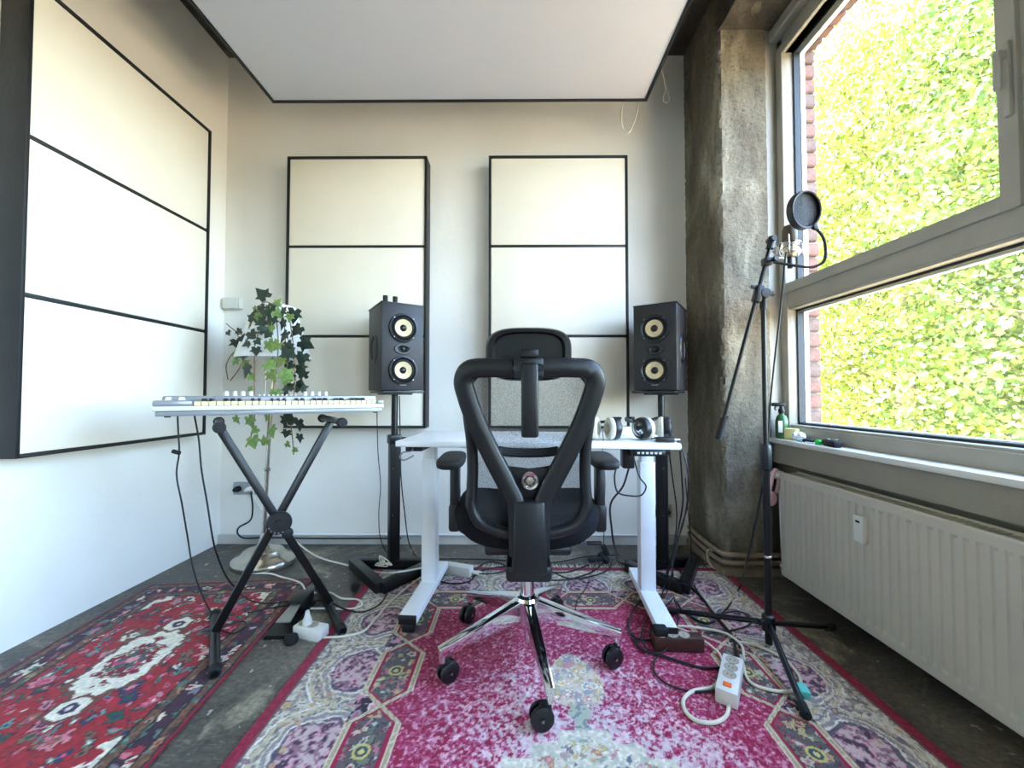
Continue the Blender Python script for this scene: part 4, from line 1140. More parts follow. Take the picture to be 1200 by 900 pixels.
iv = thing('ivy_garland', 'trailing green ivy draped over the white lamp shade', 'ivy', (-1.357, 2.05, 0.72))
I0 = Vector(iv.location)
for st in IVY_STEMS:
    bm = B(); tube(bm, [Vector(p)-I0 for p in st], .0028, 6, 5); obj('stem', bm, MT['stem'], iv)
def ivy_leaf(mt, seed):
    rs = random.Random(seed)
    out = [(0, -.10), (.16, -.30), (.44, -.20), (.34, .02), (.62, .26), (.30, .28), (.20, .44), (0, .78), (-.20, .44), (-.30, .28), (-.62, .26), (-.34, .02), (-.44, -.20), (-.16, -.30)]
    bm = B()
    def zf(x, y): return -.20*(x*x) - .14*max(0, y)**2 + .05*abs(x)
    c0 = bm.verts.new((0, .05, .04)); c1 = bm.verts.new((0, .38, .02))
    vs_ = []
    for x, y in out:
        x *= rs.uniform(.88, 1.1); y *= rs.uniform(.92, 1.06)
        vs_.append(bm.verts.new((x, y, zf(x, y))))
    n_ = len(vs_)
    for i in range(n_):
        j = (i+1) % n_
        up_ = i in (5, 6, 7, 8)
        bm.faces.new((vs_[i], vs_[j], c1 if up_ else c0))
    bm.faces.new((c0, vs_[5], c1)); bm.faces.new((c1, vs_[9], c0))
    me = meshify('leaf', bm, mt, True, 60)
    return me
LM = {k: [ivy_leaf(MT['ivy_'+k], s) for s in range(3)] for k in 'dml'}
rl = random.Random(11)
for x, y, z, s, k in IVY:
    o = obj('leaf', LM[k][rl.randrange(3)], None, iv, Vector((x, y, z))-I0)
    o.scale = (s*1.13,)*3
    roll = rl.uniform(-1, 1)*1.1 + (PI if rl.random() < .75 else 0)
    o.rotation_euler = (Matrix.Rotation(rl.uniform(-.5, .5), 4, 'Z') @ Matrix.Rotation(R(90)+rl.uniform(-.45, .35), 4, 'X') @ Matrix.Rotation(roll, 4, 'Z')).to_euler()

# ================================================================== MICROPHONE ON STAND
ms = thing('microphone_stand', 'black tripod microphone stand with boom arm in front of the window', 'microphone stand', (.95, 1.52, 0.008))
bm = B(); cyl(bm, (0, 0, .012), (0, 0, .70), .0125, n=16); obj('lower_pole', bm, MT['blacksteel'], ms)
bm = B(); cyl(bm, (0, 0, .66), (0, 0, 1.30), .0085, n=14); obj('upper_pole', bm, MT['blacksteel'], ms)
bm = B(); lathe(bm, [(.013, .655), (.018, .66), (.020, .68), (.020, .74), (.017, .752), (.009, .755)], n=18); obj('clutch_sleeve', bm, MT['black'], ms)
bm = B(); lathe(bm, [(.013, .055), (.022, .06), (.024, .075), (.022, .115), (.013, .12)], n=18); cyl(bm, (-.02, -.01, .10), (-.045, -.02, .10), .011, n=12); obj('leg_hub', bm, MT['black'], ms)
bm = B(); lathe(bm, [(.013, .33), (.0145, .331), (.0145, .337), (.013, .338)], n=16); obj('pole_ring', bm, MT['chrome'], ms)
for k, (ex, ey) in enumerate(((-.106, -.336), (-.284, .222), (.315, .10))):
    bm = B(); d_ = Vector((ex, ey, 0)).normalized()
    cyl(bm, d_*.02 + Vector((0, 0, .085)), Vector((ex, ey, .016)), .010, n=12); lg = obj('leg', bm, MT['blacksteel'], ms)
    bm = B(); cyl(bm, Vector((ex, ey, .0145)) - d_*.035 + Vector((0, 0, .006)), Vector((ex, ey, .0145)) + d_*.006, .0135, n=14); obj('rubber_tip', bm, MT['rubber'], lg)
    if k == 0:
        p_ = Vector((ex, ey, .016))*.80 + Vector((0, 0, .017)); bm = B(); box(bm, p_ + Vector((.020, 0, .004)), (.026, .045, .022), rotm('Z', R(-18)), .003); obj('tape_flag', bm, MT['teal'], lg, label='teal strip of tape')
bm = B(); cyl(bm, (0, 0, 1.265), (0, 0, 1.31), .0125, n=14); lathe(bm, [(0, .02), (.018, .018), (.021, .0), (.018, -.018), (0, -.02)], T(0, -.004, 1.325) @ rotm('X', R(90)), 18)
cyl(bm, (.0, 0, 1.325), (.038, 0, 1.327), .010, n=12); box(bm, (-.022, -.004, 1.325), (.03, .03, .07), rotm('Y', R(15)), .008); cyl(bm, (-.045, -.003, 1.352), (-.02, -.003, 1.352), .008, n=10); obj('boom_joint', bm, MT['black'], ms)
bm = B(); cyl(bm, (-.17, 0, .80), (.034, 0, 1.525), .0075, n=14); obj('boom_arm', bm, MT['blacksteel'], ms)
bm = B(); cyl(bm, (-.178, 0, .772), (-.155, 0, .852), .0125, n=14); lathe(bm, [(0, 0), (.008, .0), (.008, .01)], T(-.145, 0, .85), 8); obj('counter_grip', bm, MT['rubber'], ms)
bm = B(); cyl(bm, (.028, 0, 1.50), (.040, 0, 1.545), .0135, n=14); cyl(bm, (.036, -.02, 1.535), (.036, .02, 1.535), .010, n=12); obj('boom_clip', bm, MT['black'], ms)

mc = thing('condenser_microphone', 'champagne condenser microphone in a wire shock mount on the boom', 'microphone', (1.086, 1.565, 1.492))
bm = B(); lathe(bm, [(0, 0), (.020, 0), (.0235, .006), (.0245, .055), (.0, .055)], n=28); obj('body', bm, MT['champagne'], mc)
for z in (.018, .038):
    bm = B(); lathe(bm, [(.0246, z-.002), (.0258, z), (.0246, z+.002)], n=28); obj('band', bm, MT['oldchrome'], mc)
bm = B(); lathe(bm, [(.0245, .055), (.026, .058), (.026, .105), (.020, .122), (.008, .128), (0, .128)], n=28); obj('grille', bm, MT['darkmesh'], mc)
bm = B(); cyl(bm, (0, 0, -.045), (0, 0, .002), .0095, n=14); obj('plug', bm, MT['black'], mc)
bm = B()
for z in (.010, .048):
    tube(bm, [(.042*math.cos(q), .042*math.sin(q), z) for q in [2*PI*i/12 for i in range(12)]], .0024, 6, 2, True)
for i in range(5):
    q = 2*PI*i/5 + .3
    tube(bm, [(.026*math.cos(q), .026*math.sin(q), .028), (.050*math.cos(q), .050*math.sin(q), .075), (.042*math.cos(q), .042*math.sin(q), .010)], .0018, 5, 1)
    tube(bm, [(.042*math.cos(q), .042*math.sin(q), .010), (.060*math.cos(q), .060*math.sin(q), .030), (.042*math.cos(q), .042*math.sin(q), .048)], .0018, 5, 1)
tube(bm, [(-.042, -.01, .01), (-.060, -.025, .018), (-.062, -.040, .038)], .005, 8, 4)
obj('shock_mount', bm, MT['chrome'], mc)
pf = thing('pop_filter', 'round black pop filter on a gooseneck in front of the microphone', 'pop filter', (1.072, 1.47, 1.632))
fr = Matrix.Rotation(R(14), 4, 'Z') @ Matrix.Rotation(R(96), 4, 'X')
bm = B(); lathe(bm, [(.062, -.008), (.064, -.010), (.068, -.009), (.0695, -.004), (.0695, .014), (.066, .017), (.062, .015), (.062, -.008)], fr, 48); obj('rim', bm, MT['black'], pf)
bm = B(); lathe(bm, [(0, .003), (.063, .003), (.063, .001), (0, .001)], fr, 40); obj('mesh_disc', bm, MT['popmesh'], pf)
bm = B(); tube(bm, [Vector(p)-Vector((1.088, 1.47, 1.652)) for p in [(.983, 1.512, 1.478), (1.02, 1.50, 1.466), (1.064, 1.49, 1.454), (1.125, 1.475, 1.443), (1.160, 1.47, 1.462), (1.168, 1.47, 1.51), (1.158, 1.47, 1.555), (1.138, 1.47, 1.582), (1.128, 1.47, 1.592)]], .005, 10); obj('gooseneck', bm, MT['rubber'], pf)
bm = B(); box(bm, (-.108, .046, -.176), (.030, .036, .030), None, .006); cyl(bm, (-.10, .02, -.176), (-.10, .0, -.176), .009, n=12); obj('clamp', bm, MT['black'], pf)
bm = B(); box(bm, (.042, 0, -.062), (.020, .014, .018), rotm('Y', R(35)), .004); obj('neck_joint', bm, MT['black'], pf)

# ================================================================== RADIATOR
rd = thing('radiator', 'long cream panel radiator with vertical grooves below the window', 'radiator', (1.30, 0, 0))
y0, y1, z0, z1 = -.30, 1.972, .07, .571
bm = B()
ys = [y0]
yc = y0 + .035
prof = []
while yc < y1 - .03:
    prof += [(yc-.010, 0), (yc-.006, .006), (yc+.006, .006), (yc+.010, 0)]
    yc += .0333
prof = [(y0, 0)] + prof + [(y1, 0)]
zs = [(z0, 0, .006), (z0+.006, 0, 0), (z0+.034, 0, 0), (z0+.046, 1, 0), (z1-.046, 1, 0), (z1-.034, 0, 0), (z1-.006, 0, 0), (z1, 0, .006)]
rows = [[bm.verts.new((d*a + b, y, z)) for y, d in prof] for z, a, b in zs]
for a, b in zip(rows, rows[1:]):
    for j in range(len(prof)-1): bm.faces.new((a[j], b[j], b[j+1], a[j+1]))
fp = obj('front_panel', bm, MT['radiator'], rd, angle=20)
bm = B(); box(bm, (.082, (y0+y1)/2, (z0+z1)/2), (.012, y1-y0-.02, z1-z0-.03), None, .004); obj('rear_panel', bm, MT['radiator'], rd)
bm = B(); box(bm, (.045, y1-.004, (z0+z1)/2), (.085, .008, z1-z0-.012), None, .003); box(bm, (.045, y0+.004, (z0+z1)/2), (.085, .008, z1-z0-.012), None, .003); obj('side_cover', bm, MT['radiator'], rd)
bm = B(); box(bm, (.008, (y0+y1)/2, z1-.004), (.010, y1-y0, .010), None, .003); box(bm, (.084, (y0+y1)/2, z1-.004), (.008, y1-y0, .010), None, .002)
nyy = int((y1-y0)/.02)
for i in range(nyy): box(bm, (.046, y0+.012+i*(y1-y0-.02)/nyy, z1-.006), (.070, .0085, .003))
obj('top_grille', bm, MT['radiator'], rd, smooth=False)
bm = B(); box(bm, (-.010, 1.508, .449), (.022, .044, .10), None, .006); hm = obj('heat_meter', bm, MT['whiteplastic'], rd, label='small white heat meter')
bm = B(); box(bm, (-.0215, 1.508, .476), (.002, .018, .008), None, .0006); obj('meter_display', bm, MT['rubber'], hm)
bm = B(); lathe(bm, [(0, .0), (.012, .0), (.018, .008), (.022, .012), (.022, .050), (.018, .058), (0, .060)], T(.03, 1.985, .548) @ rotm('X', R(-90)) @ rotm('Y', R(-25)), 24); obj('valve_head', bm, MT['whiteplastic'], rd)
bm = B(); tube(bm, [(.04, 1.99, .54), (.04, 2.02, .50), (.045, 2.03, .30), (.05, 2.03, .10), (.06, 2.06, .08)], .010, 10); obj('supply_pipe', bm, MT['whitemetal'], rd)
bm = B()
for yy in (.1, 1.0, 1.85): box(bm, (.11, yy, .32), (.07, .03, .46), None, .003)
obj('wall_bracket', bm, MT['whitemetal'], rd)
bm = B(); cyl(bm, (1.385, -3.4, .045), (1.385, 2.10, .045), .012, n=12); o = obj('floor_pipe', bm, MT['pipe'], wall_right)
bm = B()
tube(bm, [(1.30, 2.01, .575), (1.285, 2.005, .545), (1.272, 2.0, .50), (1.262, 2.0, .46)], .009, 8)
tube(bm, [(1.30, 2.01, .575), (1.325, 2.02, .56), (1.32, 2.015, .50), (1.30, 2.0, .46)], .009, 8)
pk = thing('hanging_strap', 'pale pink strap with round pad hanging from the radiator valve', 'strap', (0, 0, 0))
obj('strap', bm, MT['pink'], pk)
bm = B(); lathe(bm, [(0, .012), (.030, .011), (.036, .004), (.036, -.006), (.030, -.012), (0, -.013)], T(1.262, 1.985, .437) @ rotm('Z', R(25)) @ rotm('X', R(90)), 28); obj('round_pad', bm, MT['pink'], pk)
pk.location = (0, 0, 0)

# ================================================================== WALL FITTINGS
def outlet(label, x, z, mt, plugs):
    t = thing('wall_outlet', label, 'wall outlet', (x, YB, z))
    boxo('plate', (0, -.012, 0), (.150, .024, .078), mt, t, .006)
    for s in (-1, 1):
        bm = B(); lathe(bm, [(.030, .0), (.0285, .004), (.021, .005), (.020, .001), (0, .001)], T(s*.036, -.024, 0) @ rotm('X', R(90)), 24); sk = obj('socket', bm, MT['greysocket'], t)
    for s, mt_ in plugs:
        bm = B(); lathe(bm, [(0, .045), (.010, .045), (.016, .03), (.0185, .004), (.0185, -.004)], T(s*.036, -.024, 0) @ rotm('X', R(90)), 18); obj('plug', bm, mt_, t)
outlet('grey double wall outlet with two plugs near the lamp corner', -1.715, .352, MT['greysocket'], ((1, MT['whiteplastic']), (-1, MT['rubber'])))
outlet('cream double wall outlet behind the right desk leg',   .918, .212, MT['beige'], ((1, MT['rubber']), (-1, MT['rubber'])))
t = thing('junction_box', 'small white box on the wall in the back left corner', 'switch box', (-1.818, YB, 1.535))
boxo('cover', (0, -.022, 0), (.10, .044, .072), MT['whiteplastic'], t, .006); boxo('side_clip', (.056, -.022, 0), (.010, .040, .066), MT['whiteplastic'], t, .003)

# ================================================================== POWER STRIPS AND BOXES
def strip(label, loc, rotz, L_, W_, H_, body, n, face, sw, group=None):
    t = thing('power_strip', label, 'power strip', loc, rotz, group)
    boxo('housing', (0, 0, H_/2), (W_, L_, H_), body, t, .005)
    for i in range(n):
        bm = B(); y = L_/2 - .030 - i*.042
        lathe(bm, [(.0205, -.001), (.0205, .0016), (.019, .0016), (.0185, .0005), (0, .0005)], T(0, y, H_), 24); sk = obj('socket', bm, face, t)
        for s in (-1, 1):
            bm = B(); cyl(bm, (s*.006, y, H_+.0004), (s*.006, y, H_+.0012), .0022, n=8); obj('pin_hole', bm, MT['rubber'], sk)
    if sw: boxo('switch', (0, -L_/2+.030, H_+.002), (.024, .018, .006), MT['orange'], t, .002, label='orange rocker switch')
    return t
ps = strip('white three way power strip with orange switch on the large rug', (.695, 1.315, .008), R(-34), .20, .062, .046, MT['whiteplastic'], 3, MT['beige'], True)
ps2 = strip('small white power strip with one plug on the floor between rugs', (-.80, 1.585, 0), R(74), .125, .056, .046, MT['whiteplastic'], 2, MT['beige'], False)
bm = B(); lathe(bm, [(0, .05), (.007, .05), (.010, .035), (.0175, .012), (.0175, -.003), (0, -.003)], T(0, .018, .047), 16); obj('plug', bm, MT['whiteplastic'], ps2)
bm = B(); lathe(bm, [(0, .035), (.012, .033), (.0175, .012), (.0175, -.003), (0, -.003)], T(0, -.010, .047), 16)
ps3 = strip('dark brown power strip under the right end of the desk', (.603, 1.505, .008), R(88), .18, .046, .052, MT['brownbox'], 3, MT['beige'], False)
bm = B(); box(bm, (0, .062, .066), (.040, .05, .032), None, .008); obj('black_plug', bm, MT['rubber'], ps3)
t = thing('power_adapter', 'white oblong power adapter on the floor behind the left desk leg', 'power adapter', (-.30, 2.12, .005), R(-20))
boxo('housing', (0, 0, .026), (.165, .052, .050), MT['whiteplastic'], t, .007)
bm = B(); cyl(bm, (.08, 0, .022), (.12, 0, .02), .006, n=10); cyl(bm, (.08, .012, .022), (.13, .02, .02), .006, n=10); obj('plug_lead', bm, MT['whitecable'], t)
bm = B(); box(bm, (-.086, 0, .022), (.02, .03, .03), None, .005); obj('inlet_plug', bm, MT['rubber'], t)
t = thing('cable_plug', 'black cable connectors hanging in a tangle behind the chair seat', 'cable plug', (.50, 2.26, 0))
bm = B(); box(bm, (0, 0, .035), (.035, .07, .03), rotm('Z', R(40)) @ rotm('X', R(25)), .008); obj('plug_body', bm, MT['rubber'], t)
bm = B(); box(bm, (-.045, -.01, .03), (.09, .026, .024), rotm('Z', R(10)), .007); box(bm, (.01, .01, .075), (.03, .025, .06), rotm('Y', R(-25)), .007); obj('second_plug', bm, MT['rubber'], t)
# sustain pedal
t = thing('sustain_pedal', 'black sustain pedal with metal lever on the floor between rugs', 'pedal', (-.935, 1.70, 0), R(4))
bm = B(); tapbox(bm, [(-.048, -.14, .0), (.048, -.14, 0), (.042, .13, 0), (-.042, .13, 0), (-.046, -.14, .014), (.046, -.14, .014), (.040, .13, .022), (-.040, .13, .022)]); bmesh.ops.bevel(bm, geom=list(bm.edges), offset=.004, segments=2, affect='EDGES'); obj('base', bm, MT['black'], t)
bm = B(); box(bm, (0, .075, .045), (.074, .105, .05), None, .010); obj('housing', bm, MT['black'], t)
bm = B(); tapbox(bm, [(-.030, -.085, .034), (.030, -.085, .034), (.019, .05, .050), (-.019, .05, .050), (-.030, -.085, .040), (.030, -.085, .040), (.019, .05, .056), (-.019, .05, .056)]); bmesh.ops.bevel(bm, geom=list(bm.edges), offset=.002, segments=2, affect='EDGES'); obj('lever', bm, MT['pedalmetal'], t, label='brushed metal lever')
bm = B(); lathe(bm, [(0, 0), (.022, 0), (.026, .012), (.022, .026), (0, .028)], T(-.855, 1.545, 0), 18)
tag(obj('round_cap', bm, MT['rubber']), 'round black rubber cap beside the small white power strip', 'rubber cap')  # small round black cap lying on the floor
bm = B(); lathe(bm, [(0, -.020), (.014, -.020), (.018, -.010), (.019, .010), (.014, .020), (0, .021)], T(-.775, 1.955, .0195) @ rotm('Z', R(35)) @ rotm('X', R(90)), 18)
tag(obj('black_knob', bm, MT['rubber']), 'small black knob lying on the floor by the left speaker stand', 'knob')  # small round black knob
bm = B()
for i in range(6):
    a = i*.35; tube(bm, [(1.09+.035*math.cos(q)+.004*i, 2.215+.03*math.sin(q)*math.cos(a)+.005*i, .05+.042*math.sin(q)) for q in [2*PI*j/10 for j in range(10)]], .0035, 6, 3, True)
tag(obj('cable_coil', bm, MT['whitecable']), 'small coil of white cable at the far right corner of the rug', 'cable')
bm = B()
for i in range(7):
    q = i*.9; tube(bm, [(-.70+.03*math.cos(q), 2.10+.02*math.sin(q), .062), (-.69+.02*math.cos(q+2), 2.09+.03*math.sin(q+1), .085+.012*(i % 3)), (-.665+.03*math.cos(q+4), 2.10+.02*math.cos(q), .062+.008*(i % 2)), (-.70+.03*math.cos(q), 2.10+.02*math.sin(q), .062)], .003, 6, 4)
tag(obj('cable_coil', bm, MT['cream']), 'small tangle of cream cord on the left speaker stand base', 'cable')

# ================================================================== THINGS ON THE DESK
ZD = .762
def headphones(label, loc, rotz, tilt, gap=.044):
    t = thing('headphones', label, 'headphones', loc, rotz, 'headphones on the desk')
    for s in (-1, 1):
        m = T(s*gap, 0, .0478) @ rotm('Z', s*tilt) @ rotm('Y', R(90*s))
        bm = B(); lathe(bm, [(.040, .0), (.046, .004), (.047, .014), (.043, .026), (.034, .031), (0, .032)], m, 32); c = obj('ear_cup', bm, MT['black'], t)
        bm = B(); lathe(bm, [(.010, .0325), (.030, .0322), (.031, .034), (.010, .0345), (.010, .0325)], m, 28); obj('cup_ring', bm, MT['chrome'], c)
        for k in range(3):
            bm = B(); q = R(90+120*k); lathe(bm, [(0, .036), (.006, .035), (.006, .030)], m @ T(.020*math.cos(q), .020*math.sin(q), 0), 10); obj('vent', bm, MT['oldchrome'], c)
        bm = B(); lathe(bm, [(.024, -.012), (.022, -.002), (.024, .002), (.044, .002), (.0475, -.006), (.045, -.016), (.036, -.021), (.028, -.019), (.024, -.012)], m, 32); obj('ear_pad', bm, MT['pad'], t, label='cream velour ear pad')
        bm = B(); sweep(bm, spline([(s*(gap+.034), .0, .040), (s*(gap+.036), .012, .075), (s*(gap+.034), .05, .088)], 5), rrect(.012, .005)); obj('yoke', bm, MT['blacksteel'], t)
    bm = B(); sweep(bm, spline([(-gap-.034, .05, .088), (-gap-.030, .10, .085), (-.05, .155, .070), (0, .175, .062), (.05, .155, .070), (gap+.030, .10, .085), (gap+.034, .05, .088)], 6), rrect(.026, .008), up=(0, .3, 1)); obj('headband', bm, MT['rubber'], t)
headphones('black headphones with cream pads nearest the office chair', (.365, 1.655, ZD), R(-8), R(16), .036)
headphones('black headphones with cream pads at the right end of the desk', (.578, 1.665, ZD), R(4), R(-24), .040)
t = thing('headphone_amplifier', 'small flat black box with cable at the right end of the desk', 'amplifier', (.592, 1.585, ZD), R(-4))
boxo('case', (0, 0, .010), (.070, .040, .018), MT['black'], t, .003)
for a_, b_, r_ in (((-.036, -.004, .011), (-.052, -.004, .011), .006), ((.034, 0, .011), (.06, .0, .010), .005)):
    bm = B(); cyl(bm, a_, b_, r_, n=12); obj('jack', bm, MT['chrome'], t)
t = thing('phone_charger', 'white plug charger lying at the back of the desk', 'charger', (.50, 1.86, ZD), R(20))
boxo('body', (0, 0, .020), (.07, .05, .038), MT['whiteplastic'], t, .007)
bm = B(); tube(bm, [(.03, 0, .02), (.07, -.01, .03), (.09, .02, .006), (.05, .05, .004), (-.02, .05, .004)], .0025, 6); obj('lead', bm, MT['whitecable'], t)

# ================================================================== THINGS ON THE WINDOW SILL
ZS = .7212
t = thing('spray_bottle', 'green spray bottle with black trigger on the window sill', 'spray bottle', (1.395, 2.095, ZS), R(-20))
bm = B(); lathe(bm, [(0, 0), (.026, 0), (.029, .006), (.029, .09), (.022, .115), (.012, .125), (.012, .135), (0, .135)], None, 24); obj('bottle', bm, MT['greenbottle'], t)
bm = B(); lathe(bm, [(.014, .132), (.015, .134), (.015, .150), (.010, .156), (.008, .17), (0, .17)], None, 16); box(bm, (-.014, 0, .176), (.066, .020, .020), None, .006); tube(bm, [(-.022, 0, .170), (-.030, 0, .158), (-.026, 0, .145)], .004, 6); obj('trigger_head', bm, MT['black'], t)
boxo('label', (-.012, -.0272, .062), (.020, .003, .06), MT['whiteplastic'], t, .001)
bm = B(); box(bm, (1.412, 2.045, ZS+.028), (.032, .062, .056), rotm('Z', R(24)), .006); tag(obj('sponge', bm, MT['yellow']), 'pale yellow sponge standing on the sill beside the green bottle', 'sponge')
bm = B(); bmesh.ops.create_icosphere(bm, subdivisions=3, radius=.030)
rs = random.Random(5)
for v in bm.verts: v.co *= rs.uniform(.75, 1.15)
bmesh.ops.transform(bm, matrix=T(1.405, 1.985, ZS+.022) @ Matrix.Diagonal((.85, 1.15, .75, 1)), verts=bm.verts)
tag(obj('tissue', bm, MT['paper'], None), 'crumpled white tissue on the sill next to the yellow sponge', 'tissue')
bm = B(); pillow(bm, (1.40, 1.915, ZS), .020, .026, [(.8, 0), (1, .004), (1, .012), (.7, .018), (.3, .019)], 20, 2.5); tag(obj('pebble', bm, MT['rubber']), 'small dark round lump on the sill beside the tissue', 'pebble')
bm = B(); lathe(bm, [(0, 0), (.013, 0), (.014, .016), (.010, .022), (0, .022)], T(1.385, 1.832, ZS), 16); tag(obj('bottle_cap', bm, MT['green']), 'bright green bottle cap on the window sill', 'cap')
t = thing('sill_gadget', 'black gadget with metal clips lying at the front of the sill', 'multi tool', (1.392, 1.765, ZS), R(78))  # black gadget with silver bits, exact kind unknown
bm = B(); box(bm, (0, 0, .014), (.10, .036, .028), None, .010, 3); obj('grip', bm, MT['rubber'], t)
bm = B(); box(bm, (-.018, -.004, .030), (.028, .014, .010), rotm('Z', R(25)), .003); box(bm, (.022, .004, .030), (.022, .012, .008), None, .003); obj('metal_clip', bm, MT['steel'], t)
for i, y in enumerate((1.94, 1.875)):
    bm = B(); box(bm, (1.378, y, ZS+.003), (.008, .045, .006), rotm('Z', R(-12+30*i)), .002); tag(obj('pencil_stub', bm, MT['paper' if i else 'teal']), ('short white stick by the green cap on the sill', 'short teal stick by the tissue on the sill')[1-i], 'stick')

